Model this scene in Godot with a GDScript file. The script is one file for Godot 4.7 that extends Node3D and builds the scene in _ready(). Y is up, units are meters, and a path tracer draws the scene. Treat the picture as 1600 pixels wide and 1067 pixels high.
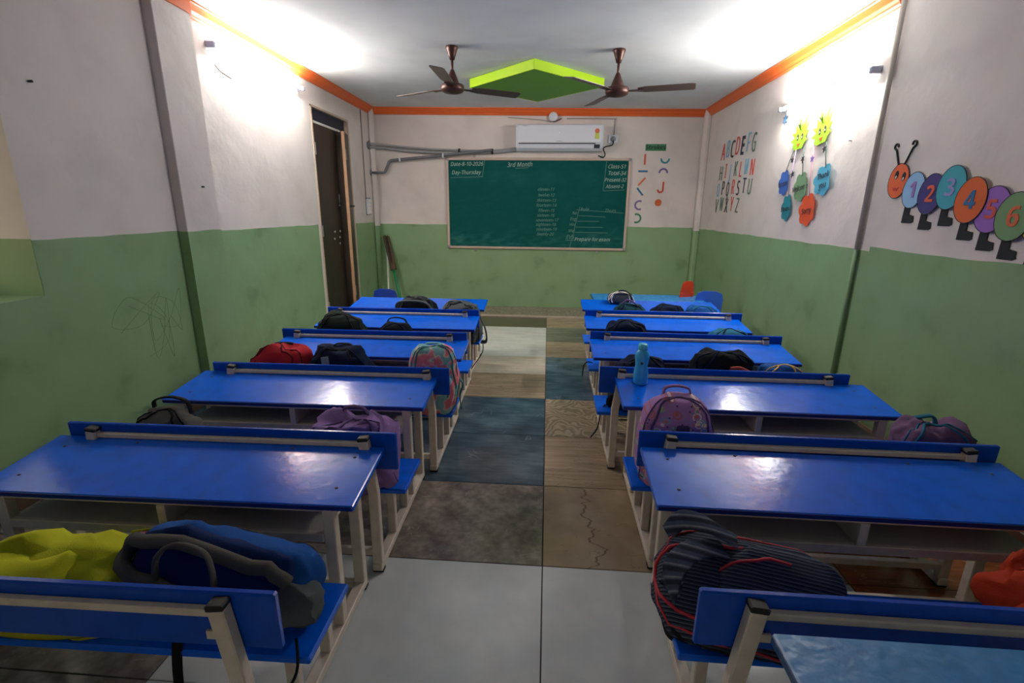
extends Node3D

# ---------------------------------------------------------------- constants
const XL := -2.46          # left wall face
const XR := 2.05           # right wall face
const ZB := -7.03          # back wall face
const ZF := 2.2            # wall behind the camera
const DADO := 1.205        # height of the green paint

var M := {}
var taken := {}
var rng := RandomNumberGenerator.new()
var wrinkle := FastNoiseLite.new()

func _ready():
	rng.seed = 77
	# camera
	var cam := Camera3D.new()
	cam.name = "camera"
	cam.fov = 70.18
	cam.transform = Transform3D(Basis(Vector3.UP, deg_to_rad(3.978)) * Basis(Vector3.RIGHT, deg_to_rad(-15.192)) * Basis(Vector3.BACK, deg_to_rad(0.609)), Vector3(0, 1.4, 0))
	cam.near = 0.02
	cam.current = true
	add_child(cam)
	# sky and exposure
	var we := WorldEnvironment.new()
	we.name = "world_environment"
	var env := Environment.new()
	var sky := Sky.new()
	var sm := ProceduralSkyMaterial.new()
	sm.sky_top_color = Color(0.80, 0.78, 0.74)
	sm.sky_horizon_color = Color(0.98, 0.82, 0.62)
	sm.ground_horizon_color = Color(0.70, 0.62, 0.52)
	sm.ground_bottom_color = Color(0.45, 0.40, 0.34)
	sm.sun_angle_max = 0.0
	sky.sky_material = sm
	env.background_mode = Environment.BG_SKY
	env.sky = sky
	env.background_energy_multiplier = 1.1
	env.tonemap_mode = Environment.TONE_MAPPER_LINEAR
	env.tonemap_exposure = 2.3
	env.sdfgi_enabled = true
	env.ssao_enabled = true
	env.ssil_enabled = true
	we.environment = env
	add_child(we)
	wrinkle.seed = 5
	wrinkle.frequency = 1.0
	wrinkle.fractal_octaves = 3
	make_materials()
	build_room()
	build_desks()
	build_wall_fittings()
	build_wall_art()
	build_blackboard()
	build_bags()
	build_loose_things()

# ---------------------------------------------------------------- node helpers
func numbered(called: String) -> String:
	if not taken.has(called):
		taken[called] = 0
		return called
	taken[called] += 1
	return "%s_%03d" % [called, taken[called]]

func tag(o, label: String, category: String, group := ""):
	o.set_meta("label", label)
	o.set_meta("category", category)
	if group != "":
		o.set_meta("group", group)
	return o

func thing(called: String, label: String, category: String, at := Vector3.ZERO, turn := Vector3.ZERO, group := "") -> Node3D:
	var o := Node3D.new()
	o.name = numbered(called)
	add_child(o)
	o.position = at
	o.rotation_degrees = turn
	tag(o, label, category, group)
	return o

func put(called: String, mesh: Mesh, mat: Material, parent: Node, tr := Transform3D()) -> MeshInstance3D:
	var o := MeshInstance3D.new()
	o.name = numbered(called) if parent == self else called
	o.mesh = mesh
	o.material_override = mat
	o.transform = tr
	parent.add_child(o, true)
	return o

func struct(called: String, mesh: Mesh, mat: Material, parent: Node = self) -> MeshInstance3D:
	var o := put(called, mesh, mat, parent)
	if parent == self:
		o.set_meta("kind", "structure")
	return o

func at(x: float, y: float, z: float) -> Transform3D:
	return Transform3D(Basis(), Vector3(x, y, z))

func turned(deg: Vector3, o: Vector3) -> Transform3D:
	return Transform3D(Basis.from_euler(deg * PI / 180.0), o)

func settle(o: Node3D, p: Vector3):
	# put a thing's own origin at its base without moving its parts
	for c in o.get_children():
		c.position -= p
	o.position = p

# ---------------------------------------------------------------- mesh helpers
func begin(flat := true) -> SurfaceTool:
	var st := SurfaceTool.new()
	st.begin(Mesh.PRIMITIVE_TRIANGLES)
	st.set_smooth_group(-1 if flat else 0)
	return st

func finish(st: SurfaceTool) -> ArrayMesh:
	st.generate_normals()
	return st.commit()

func tri(st: SurfaceTool, a: Vector3, b: Vector3, c: Vector3, out: Vector3):
	if (a - c).cross(a - b).dot(out) < 0.0:
		var t := b
		b = c
		c = t
	st.set_uv(Vector2(a.x, a.y)); st.add_vertex(a)
	st.set_uv(Vector2(b.x, b.y)); st.add_vertex(b)
	st.set_uv(Vector2(c.x, c.y)); st.add_vertex(c)

func quad(st: SurfaceTool, a: Vector3, b: Vector3, c: Vector3, d: Vector3, out: Vector3):
	tri(st, a, b, c, out)
	tri(st, a, c, d, out)

# chamfered box centred on tr
func add_box(st: SurfaceTool, size: Vector3, tr := Transform3D(), bev := 0.0):
	var h := size * 0.5
	var e: float = min(bev, min(h.x, min(h.y, h.z)) * 0.9)
	var b := tr.basis
	for ax in 3:
		var u := (ax + 1) % 3
		var v := (ax + 2) % 3
		for s in [-1.0, 1.0]:
			var pts := []
			for k in [[-1, -1], [1, -1], [1, 1], [-1, 1]]:
				var p := Vector3()
				p[ax] = s * h[ax]
				p[u] = k[0] * (h[u] - e)
				p[v] = k[1] * (h[v] - e)
				pts.append(tr * p)
			var n := Vector3()
			n[ax] = s
			quad(st, pts[0], pts[1], pts[2], pts[3], b * n)
	if e <= 0.0:
		return
	for ax in 3:
		var u := (ax + 1) % 3
		var v := (ax + 2) % 3
		for su in [-1.0, 1.0]:
			for sv in [-1.0, 1.0]:
				var q := []
				for k in [[-1, 0], [1, 0], [1, 1], [-1, 1]]:
					var p := Vector3()
					p[ax] = k[0] * (h[ax] - e)
					p[u] = su * (h[u] if k[1] == 0 else h[u] - e)
					p[v] = sv * (h[v] - e if k[1] == 0 else h[v])
					q.append(tr * p)
				var n := Vector3()
				n[u] = su
				n[v] = sv
				quad(st, q[0], q[1], q[2], q[3], b * n)
	for sx in [-1.0, 1.0]:
		for sy in [-1.0, 1.0]:
			for sz in [-1.0, 1.0]:
				var s := Vector3(sx, sy, sz)
				tri(st, tr * (s * Vector3(h.x, h.y - e, h.z - e)), tr * (s * Vector3(h.x - e, h.y, h.z - e)), tr * (s * Vector3(h.x - e, h.y - e, h.z)), b * s)

func box(size: Vector3, bev := 0.0) -> ArrayMesh:
	var st := begin()
	add_box(st, size, Transform3D(), bev)
	return finish(st)

# box given by two corners
func add_span(st: SurfaceTool, a: Vector3, b: Vector3, bev := 0.0):
	add_box(st, (b - a).abs(), Transform3D(Basis(), (a + b) * 0.5), bev)

func span(a: Vector3, b: Vector3, bev := 0.0) -> ArrayMesh:
	var st := begin()
	add_span(st, a, b, bev)
	return finish(st)

# bar of rectangular section between two points
func add_bar(st: SurfaceTool, a: Vector3, b: Vector3, w: float, d: float, bev := 0.003, side := Vector3.RIGHT):
	var y := (b - a).normalized()
	var x := (side - y * side.dot(y)).normalized()
	var z := x.cross(y)
	add_box(st, Vector3(w, a.distance_to(b), d), Transform3D(Basis(x, y, z), (a + b) * 0.5), bev)

# swept tube; ry flattens the section along `flat_axis`
func add_tube(st: SurfaceTool, pts: Array, r: float, n := 8, closed := false, wide := 0.0, axis := Vector3.ZERO, taper := 1.0):
	var rings := []
	var m := pts.size()
	var prev := Vector3.ZERO
	for i in m:
		var d: Vector3
		if closed:
			d = pts[(i + 1) % m] - pts[(i - 1 + m) % m]
		else:
			d = pts[min(i + 1, m - 1)] - pts[max(i - 1, 0)]
		d = d.normalized()
		var x: Vector3
		if axis != Vector3.ZERO:
			x = axis - d * axis.dot(d)
		elif prev != Vector3.ZERO:
			x = prev - d * prev.dot(d)
		else:
			x = Vector3.UP.cross(d) if absf(d.y) < 0.9 else Vector3.RIGHT.cross(d)
		if x.length() < 0.001:
			x = Vector3.RIGHT if absf(d.x) < 0.9 else Vector3.UP
			x = x - d * x.dot(d)
		x = x.normalized()
		prev = x
		var y := d.cross(x)
		var ring := []
		var f: float = lerpf(1.0, taper, float(i) / max(1, m - 1))
		for k in n:
			var a := TAU * k / n
			var cx := cos(a)
			var sy := sin(a)
			if wide > 0.0:
				ring.append(pts[i] + x * (signf(cx) * pow(absf(cx), 0.5) * wide * f) + y * (signf(sy) * pow(absf(sy), 0.7) * r * f))
			else:
				ring.append(pts[i] + (x * cx + y * sy) * (r * f))
		rings.append(ring)
	var last := m if closed else m - 1
	for i in last:
		var p: Array = rings[i]
		var q: Array = rings[(i + 1) % m]
		var mid: Vector3 = (pts[i] + pts[(i + 1) % m]) * 0.5
		for k in n:
			var k2 := (k + 1) % n
			quad(st, p[k], p[k2], q[k2], q[k], (p[k] + q[k2]) * 0.5 - mid)
	if not closed:
		for k in n:
			tri(st, pts[0], rings[0][k], rings[0][(k + 1) % n], pts[0] - pts[1])
			tri(st, pts[m - 1], rings[m - 1][k], rings[m - 1][(k + 1) % n], pts[m - 1] - pts[m - 2])

func tube(pts: Array, r: float, n := 8, closed := false, wide := 0.0, axis := Vector3.ZERO, taper := 1.0) -> ArrayMesh:
	var st := begin(false)
	add_tube(st, pts, r, n, closed, wide, axis, taper)
	return finish(st)

# smooth curve through points
func curve(pts: Array, steps := 6) -> Array:
	var out := []
	for i in pts.size() - 1:
		var p0: Vector3 = pts[max(i - 1, 0)]
		var p1: Vector3 = pts[i]
		var p2: Vector3 = pts[i + 1]
		var p3: Vector3 = pts[min(i + 2, pts.size() - 1)]
		for k in steps:
			out.append(p1.cubic_interpolate(p2, p0, p3, float(k) / steps))
	out.append(pts[-1])
	return out

func lathe(profile: Array, n := 24, flat := false) -> ArrayMesh:
	var st := begin(flat)
	for i in profile.size() - 1:
		var a: Vector2 = profile[i]
		var b: Vector2 = profile[i + 1]
		for k in n:
			var t0 := TAU * k / n
			var t1 := TAU * (k + 1) / n
			var p := Vector3(a.x * cos(t0), a.y, a.x * sin(t0))
			var q := Vector3(a.x * cos(t1), a.y, a.x * sin(t1))
			var r := Vector3(b.x * cos(t1), b.y, b.x * sin(t1))
			var s := Vector3(b.x * cos(t0), b.y, b.x * sin(t0))
			var dir := Vector2(b.y - a.y, a.x - b.x)
			var tm := (t0 + t1) * 0.5
			var out := Vector3(dir.x * cos(tm), dir.y, dir.x * sin(tm))
			if a.x > 1e-5:
				tri(st, p, q, r, out) if b.x > 1e-5 else tri(st, p, q, s, out)
			if b.x > 1e-5:
				tri(st, p, r, s, out)
	return finish(st)

# polygon in the xy plane pushed along +z by depth
func add_slab(st: SurfaceTool, poly: PackedVector2Array, depth: float, tr := Transform3D()):
	var ix := Geometry2D.triangulate_polygon(poly)
	for i in range(0, ix.size(), 3):
		var a := poly[ix[i]]
		var b := poly[ix[i + 1]]
		var c := poly[ix[i + 2]]
		tri(st, tr * Vector3(a.x, a.y, depth), tr * Vector3(b.x, b.y, depth), tr * Vector3(c.x, c.y, depth), tr.basis.z)
		tri(st, tr * Vector3(a.x, a.y, 0), tr * Vector3(b.x, b.y, 0), tr * Vector3(c.x, c.y, 0), -tr.basis.z)
	var turn := -1.0 if Geometry2D.is_polygon_clockwise(poly) else 1.0
	for i in poly.size():
		var a := poly[i]
		var b := poly[(i + 1) % poly.size()]
		var n := Vector3(b.y - a.y, a.x - b.x, 0) * turn
		quad(st, tr * Vector3(a.x, a.y, 0), tr * Vector3(b.x, b.y, 0), tr * Vector3(b.x, b.y, depth), tr * Vector3(a.x, a.y, depth), tr.basis * n)

func slab(poly: PackedVector2Array, depth: float) -> ArrayMesh:
	var st := begin()
	add_slab(st, poly, depth)
	return finish(st)

func ellipse(rx: float, ry: float, n := 32, lobes := 0, amp := 0.0, phase := 0.0) -> PackedVector2Array:
	var p := PackedVector2Array()
	for k in n:
		var a := TAU * k / n
		var f := 1.0 + (amp * (absf(sin(a * lobes * 0.5 + phase)) - 0.6) if lobes > 0 else 0.0)
		p.append(Vector2(cos(a) * rx * f, sin(a) * ry * f))
	return p

func star(r: float, inner: float, n := 5, rot := 0.0) -> PackedVector2Array:
	var p := PackedVector2Array()
	for k in n * 2:
		var a := PI / 2 + rot + PI * k / n
		var q := r if k % 2 == 0 else r * inner
		p.append(Vector2(cos(a), sin(a)) * q)
	return p

func rounded(w: float, h: float, r: float, n := 5) -> PackedVector2Array:
	var p := PackedVector2Array()
	var c := [Vector2(w / 2 - r, h / 2 - r), Vector2(-w / 2 + r, h / 2 - r), Vector2(-w / 2 + r, -h / 2 + r), Vector2(w / 2 - r, -h / 2 + r)]
	for i in 4:
		for k in n + 1:
			var a := PI / 2 * (i + float(k) / n)
			p.append(c[i] + Vector2(cos(a), sin(a)) * r)
	return p

func lettering(text: String, cap: float, depth := 0.003, bold := false, squeeze := 1.0, font := "Droid Sans") -> TextMesh:
	var f := SystemFont.new()
	f.font_names = PackedStringArray([font])
	if bold:
		f.font_weight = 700
	var t := TextMesh.new()
	t.text = text
	t.font = f
	t.font_size = 48
	t.pixel_size = cap / (0.714 * 48.0)
	t.depth = depth
	t.curve_step = 2.0
	t.horizontal_alignment = HORIZONTAL_ALIGNMENT_CENTER
	return t

# ---------------------------------------------------------------- materials
func paint(c: Color, rough := 0.5, spec := 0.5) -> StandardMaterial3D:
	var m := StandardMaterial3D.new()
	m.albedo_color = c
	m.roughness = rough
	m.metallic_specular = spec
	return m

func rgb(r: float, g: float, b: float) -> Color:
	return Color(r / 255.0, g / 255.0, b / 255.0)

func noise_tex(seed_: int, freq: float, ramp: Array, octaves := 4, size := 512, warp := 0.0) -> NoiseTexture2D:
	var n := FastNoiseLite.new()
	n.seed = seed_
	n.frequency = freq
	n.fractal_octaves = octaves
	if warp > 0.0:
		n.domain_warp_enabled = true
		n.domain_warp_amplitude = warp
		n.domain_warp_frequency = freq * 0.7
	var t := NoiseTexture2D.new()
	t.width = size
	t.height = size
	t.seamless = true
	t.noise = n
	if ramp.size():
		var g := Gradient.new()
		var off := PackedFloat32Array()
		var col := PackedColorArray()
		for r in ramp:
			off.append(r[0])
			col.append(r[1])
		g.offsets = off
		g.colors = col
		t.color_ramp = g
	return t

func world_mapped(m: StandardMaterial3D, scale: Vector3) -> StandardMaterial3D:
	m.uv1_triplanar = true
	m.uv1_world_triplanar = true
	m.uv1_scale = scale
	return m

func cloth(c: Color, rough := 0.85) -> StandardMaterial3D:
	var m := paint(c, rough, 0.25)
	m.uv1_triplanar = true
	m.uv1_scale = Vector3(9, 9, 9)
	m.normal_enabled = true
	m.normal_texture = M.weave
	m.normal_scale = 0.5
	return m

func make_materials():
	# wall paint: a pale emulsion over uneven plaster
	var mottled := noise_tex(11, 0.006, [[0.0, Color(0.93, 0.93, 0.93)], [0.5, Color(0.98, 0.98, 0.98)], [1.0, Color(1, 1, 1)]], 5)
	var lumps := noise_tex(12, 0.02, [], 4)
	lumps.as_normal_map = true
	lumps.bump_strength = 2.0
	var wall := world_mapped(paint(rgb(222, 216, 212), 0.6, 0.4), Vector3(0.6, 0.6, 0.6))
	wall.albedo_texture = mottled
	wall.normal_enabled = true
	wall.normal_texture = lumps
	wall.normal_scale = 0.25
	M.wall = wall
	var scuffed := noise_tex(13, 0.008, [[0.0, Color(0.84, 0.85, 0.83)], [0.3, Color(0.96, 0.96, 0.95)], [0.6, Color(0.985, 0.985, 0.985)], [1.0, Color(1, 1, 1)]], 6)
	var green := world_mapped(paint(rgb(138, 173, 130), 0.5, 0.45), Vector3(0.5, 0.5, 0.5))
	green.albedo_texture = scuffed
	green.normal_enabled = true
	green.normal_texture = lumps
	green.normal_scale = 0.25
	M.green = green
	var ceil := world_mapped(paint(rgb(230, 235, 236), 0.8, 0.3), Vector3(0.4, 0.4, 0.4))
	ceil.albedo_texture = mottled
	M.ceiling = ceil
	M.orange = paint(rgb(226, 104, 44), 0.45)
	M.white = paint(rgb(225, 222, 216), 0.4)
	M.plaster = paint(rgb(205, 200, 195), 0.8)
	M.grout = paint(rgb(70, 66, 62), 0.8)
	M.skirting = paint(rgb(120, 96, 74), 0.35)
	# desks
	var worn := noise_tex(21, 0.03, [[0.0, Color(0.9, 0.9, 0.9)], [0.5, Color(0.97, 0.97, 0.97)], [1.0, Color(1, 1, 1)]], 5, 256)
	var orange_peel := noise_tex(22, 0.05, [], 3, 256)
	orange_peel.as_normal_map = true
	orange_peel.bump_strength = 1.0
	var blue := world_mapped(paint(rgb(6, 102, 236), 0.17, 0.38), Vector3(1.3, 1.3, 1.3))
	blue.albedo_texture = worn
	blue.normal_enabled = true
	blue.normal_texture = orange_peel
	blue.normal_scale = 0.12
	M.blue = blue
	var deep_blue := blue.duplicate()
	deep_blue.albedo_color = rgb(6, 76, 196)  # a deeper version of the desk blue, for the backrests
	M.blue_board = deep_blue
	M.blue_edge = paint(rgb(8, 40, 128), 0.35)
	var frame := world_mapped(paint(rgb(214, 204, 190), 0.4, 0.5), Vector3(2, 2, 2))
	frame.albedo_texture = worn
	M.frame = frame
	M.shelf = paint(rgb(190, 182, 172), 0.5)
	M.rubber = paint(rgb(18, 18, 20), 0.6)
	M.screw = paint(rgb(40, 42, 48), 0.4)
	var teal := world_mapped(paint(rgb(22, 134, 206), 0.32, 0.7), Vector3(1.6, 1.6, 1.6))
	teal.albedo_texture = worn
	var scratch := noise_tex(23, 0.03, [[0.0, Color(0.3, 0.3, 0.3)], [0.5, Color(0.38, 0.38, 0.38)], [0.62, Color(0.5, 0.5, 0.5)], [1.0, Color(0.6, 0.6, 0.6)]], 5, 256)
	teal.roughness = 1.0
	teal.roughness_texture = scratch
	var dents := noise_tex(24, 0.06, [], 4, 256)
	dents.as_normal_map = true
	dents.bump_strength = 3.0
	teal.normal_enabled = true
	teal.normal_texture = dents
	teal.normal_scale = 0.16
	M.teal = teal
	M.teal_edge = paint(rgb(10, 70, 120), 0.5)
	# fittings
	M.brown = paint(rgb(80, 50, 44), 0.38)
	M.brown.metallic = 0.3
	M.blade = paint(rgb(96, 76, 70), 0.4)
	M.lime = paint(rgb(178, 226, 10), 0.5)
	M.leaf = paint(rgb(98, 160, 44), 0.6)
	M.door = paint(rgb(52, 42, 36), 0.4)
	var grain := noise_tex(31, 0.02, [[0.0, Color(0.6, 0.6, 0.6)], [0.5, Color(0.9, 0.9, 0.9)], [1.0, Color(1, 1, 1)]], 4, 256)
	M.door.albedo_texture = grain
	M.door.uv1_triplanar = true
	M.door.uv1_scale = Vector3(8, 0.6, 8)
	M.door_wood = paint(rgb(176, 138, 104), 0.6)
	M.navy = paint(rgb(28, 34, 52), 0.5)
	M.dark = paint(rgb(24, 26, 32), 0.7)
	M.metal = paint(rgb(170, 172, 176), 0.35)
	M.metal.metallic = 0.8
	M.cap_blue = paint(rgb(150, 156, 180), 0.4)
	M.pipe_shaded_green = paint(rgb(96, 126, 92), 0.5)  # wall green made darker, shading of the pipe put into the colour
	M.pipe_pale = paint(rgb(172, 166, 158), 0.6)
	M.pipe = paint(rgb(150, 152, 156), 0.6)
	M.pipe_dark = paint(rgb(112, 114, 120), 0.6)
	M.plastic = paint(rgb(220, 227, 238), 0.25)
	M.plastic_grey = paint(rgb(150, 156, 164), 0.4)
	var glow := paint(rgb(255, 250, 244), 0.4)
	glow.emission_enabled = true
	glow.emission = Color(1.0, 0.97, 0.93)
	glow.emission_energy_multiplier = 6.0
	M.glow = glow
	# bags
	var weave := noise_tex(41, 0.09, [], 3, 256)
	weave.as_normal_map = true
	weave.bump_strength = 3.0
	M.weave = weave
	M.black_web = cloth(rgb(22, 23, 26), 0.8)

# ---------------------------------------------------------------- the room
func tile_texture(kind: String) -> ImageTexture:
	var w := 320
	var h := 160
	var im := Image.create(w, h, false, Image.FORMAT_RGB8)
	var n := FastNoiseLite.new()
	n.seed = kind.hash() % 1000
	n.frequency = 1.0
	n.fractal_octaves = 4
	var v := FastNoiseLite.new()
	v.seed = n.seed + 9
	v.frequency = 1.0
	v.fractal_octaves = 3
	var c0: Color
	var c1: Color
	var vein: Color
	match kind:
		"white": c0 = rgb(196, 203, 205); c1 = rgb(206, 212, 213); vein = rgb(188, 194, 196)
		"streaked": c0 = rgb(186, 194, 186); c1 = rgb(212, 216, 208); vein = rgb(160, 168, 160)
		"grey": c0 = rgb(106, 98, 92); c1 = rgb(146, 138, 130); vein = rgb(180, 174, 168)
		"slate": c0 = rgb(52, 72, 86); c1 = rgb(92, 114, 128); vein = rgb(132, 148, 158)
		"tan": c0 = rgb(140, 124, 102); c1 = rgb(172, 155, 130); vein = rgb(112, 95, 76)
		"crack": c0 = rgb(138, 120, 98); c1 = rgb(164, 147, 122); vein = rgb(98, 76, 56)
		"swirl": c0 = rgb(128, 114, 94); c1 = rgb(178, 164, 140); vein = rgb(110, 96, 78)
		"pale": c0 = rgb(170, 164, 148); c1 = rgb(196, 190, 174); vein = rgb(150, 142, 126)
		"olive": c0 = rgb(104, 106, 94); c1 = rgb(134, 135, 120); vein = rgb(90, 92, 82)
		"bark": c0 = rgb(72, 64, 52); c1 = rgb(104, 94, 76); vein = rgb(58, 52, 42)
		"rust": c0 = rgb(120, 64, 34); c1 = rgb(164, 98, 56); vein = rgb(196, 160, 124)
		_: c0 = rgb(124, 108, 96); c1 = rgb(162, 150, 140); vein = rgb(120, 108, 98)
	var grainy := kind in ["tan", "pale", "streaked", "bark", "olive", "rust"]
	for y in h:
		for x in w:
			var p := Vector2(x / 160.0, y / 160.0)
			var t: float
			var k := 0.0
			if kind == "swirl" or kind == "step":
				var q := p + Vector2(n.get_noise_2d(p.x * 1.2, p.y * 1.2), n.get_noise_2d(p.x * 1.2 + 7.0, p.y * 1.2)) * 0.55
				t = 0.5 + 0.5 * sin(q.y * 55.0 + q.x * 14.0)
				t = lerpf(0.5, t, 0.75)
			elif grainy:
				t = 0.5 + 0.7 * n.get_noise_2d(p.x * 1.1, p.y * 16.0) + 0.4 * v.get_noise_2d(p.x * 2.0, p.y * 3.0)
				k = 0.6 * smoothstep(0.93, 1.0, 1.0 - absf(v.get_noise_2d(p.x * 0.8, p.y * 6.0)) * 2.0)
			else:
				t = 0.5 + 0.75 * n.get_noise_2d(p.x * 4.0, p.y * 4.0)
				if kind != "white":
					if kind == "slate":
						t = 0.5 + 0.6 * n.get_noise_2d(p.x * 1.6, p.y * 2.6) + 0.3 * v.get_noise_2d(p.x * 3.0, p.y * 14.0)
						k = 0.6 * smoothstep(0.985, 1.0, 1.0 - absf(v.get_noise_2d(p.x * 0.9 + p.y * 0.5, p.y * 0.8 - p.x * 0.9))) * smoothstep(-0.1, 0.3, n.get_noise_2d(p.x * 3.0 + 9.0, p.y * 3.0))
					else:
						t += 0.5 * n.get_noise_2d(p.x * 13.0, p.y * 13.0)
						k = 0.5 * smoothstep(0.96, 1.0, 1.0 - absf(v.get_noise_2d(p.x * 3.5, p.y * 3.5))) * smoothstep(0.0, 0.35, n.get_noise_2d(p.x * 5.0 + 3.0, p.y * 5.0))
			if kind == "crack":
				var line := 1.66 + 0.16 * n.get_noise_2d(3.0, p.y * 2.5) + 0.05 * v.get_noise_2d(1.0, p.y * 9.0)
				k = maxf(k * 0.6, 1.0 - smoothstep(0.0, 0.012, absf(p.x - line)))
				t = 0.5 + 0.6 * n.get_noise_2d(p.x * 3.0, p.y * 3.0)
			im.set_pixel(x, y, c0.lerp(c1, clampf(t, 0, 1)).lerp(vein, clampf(k, 0, 1)))
	return ImageTexture.create_from_image(im)

func tile_mesh(w: float, d: float, t: float) -> ArrayMesh:
	# a bevelled tile whose top carries one whole picture of its stone
	var st := begin()
	var e := 0.0015
	var hw := w / 2
	var hd := d / 2
	var top := [Vector3(-hw + e, t, -hd + e), Vector3(hw - e, t, -hd + e), Vector3(hw - e, t, hd - e), Vector3(-hw + e, t, hd - e)]
	var rim := [Vector3(-hw, t - e, -hd), Vector3(hw, t - e, -hd), Vector3(hw, t - e, hd), Vector3(-hw, t - e, hd)]
	for ix in [[0, 1, 2], [0, 2, 3]]:
		for i in ix:
			st.set_uv(Vector2(top[i].x / w + 0.5, top[i].z / d + 0.5))
			st.add_vertex(top[i])
	for i in 4:
		var j := (i + 1) % 4
		var lowi := Vector3(rim[i].x, 0, rim[i].z)
		var lowj := Vector3(rim[j].x, 0, rim[j].z)
		for f in [[top[i], rim[i], rim[j]], [top[i], rim[j], top[j]], [rim[i], lowi, lowj], [rim[i], lowj, rim[j]]]:
			var c: Vector3 = (f[0] + f[1] + f[2]) / 3.0
			var out := Vector3(c.x / w, 0.0, c.z / d)
			if absf(out.x) > absf(out.z):
				out = Vector3(signf(out.x), 0.2, 0)
			else:
				out = Vector3(0, 0.2, signf(out.z))
			var q: Array = f.duplicate()
			if (q[0] - q[2]).cross(q[0] - q[1]).dot(out) < 0.0:
				q = [f[0], f[2], f[1]]
			for p in q:
				st.set_uv(Vector2(p.x / w + 0.5, p.z / d + 0.5))
				st.add_vertex(p)
	return finish(st)

func ceiling_y(x: float) -> float:
	return lerpf(2.712, 2.668, (x - XL) / (XR - XL))

# green paint on a wall: outline in (along, y) with a hand-cut top edge
func dado_outline(a: float, b: float, y0: float, y1: float, seed_: int) -> PackedVector2Array:
	var p := PackedVector2Array([Vector2(a, y0), Vector2(b, y0)])
	var n := int(absf(b - a) / 0.12) + 2
	for i in n + 1:
		var s := lerpf(b, a, float(i) / n)
		p.append(Vector2(s, y1 + 0.009 * wrinkle.get_noise_2d(s * 2.3, seed_ * 10.0)))
	return p

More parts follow.
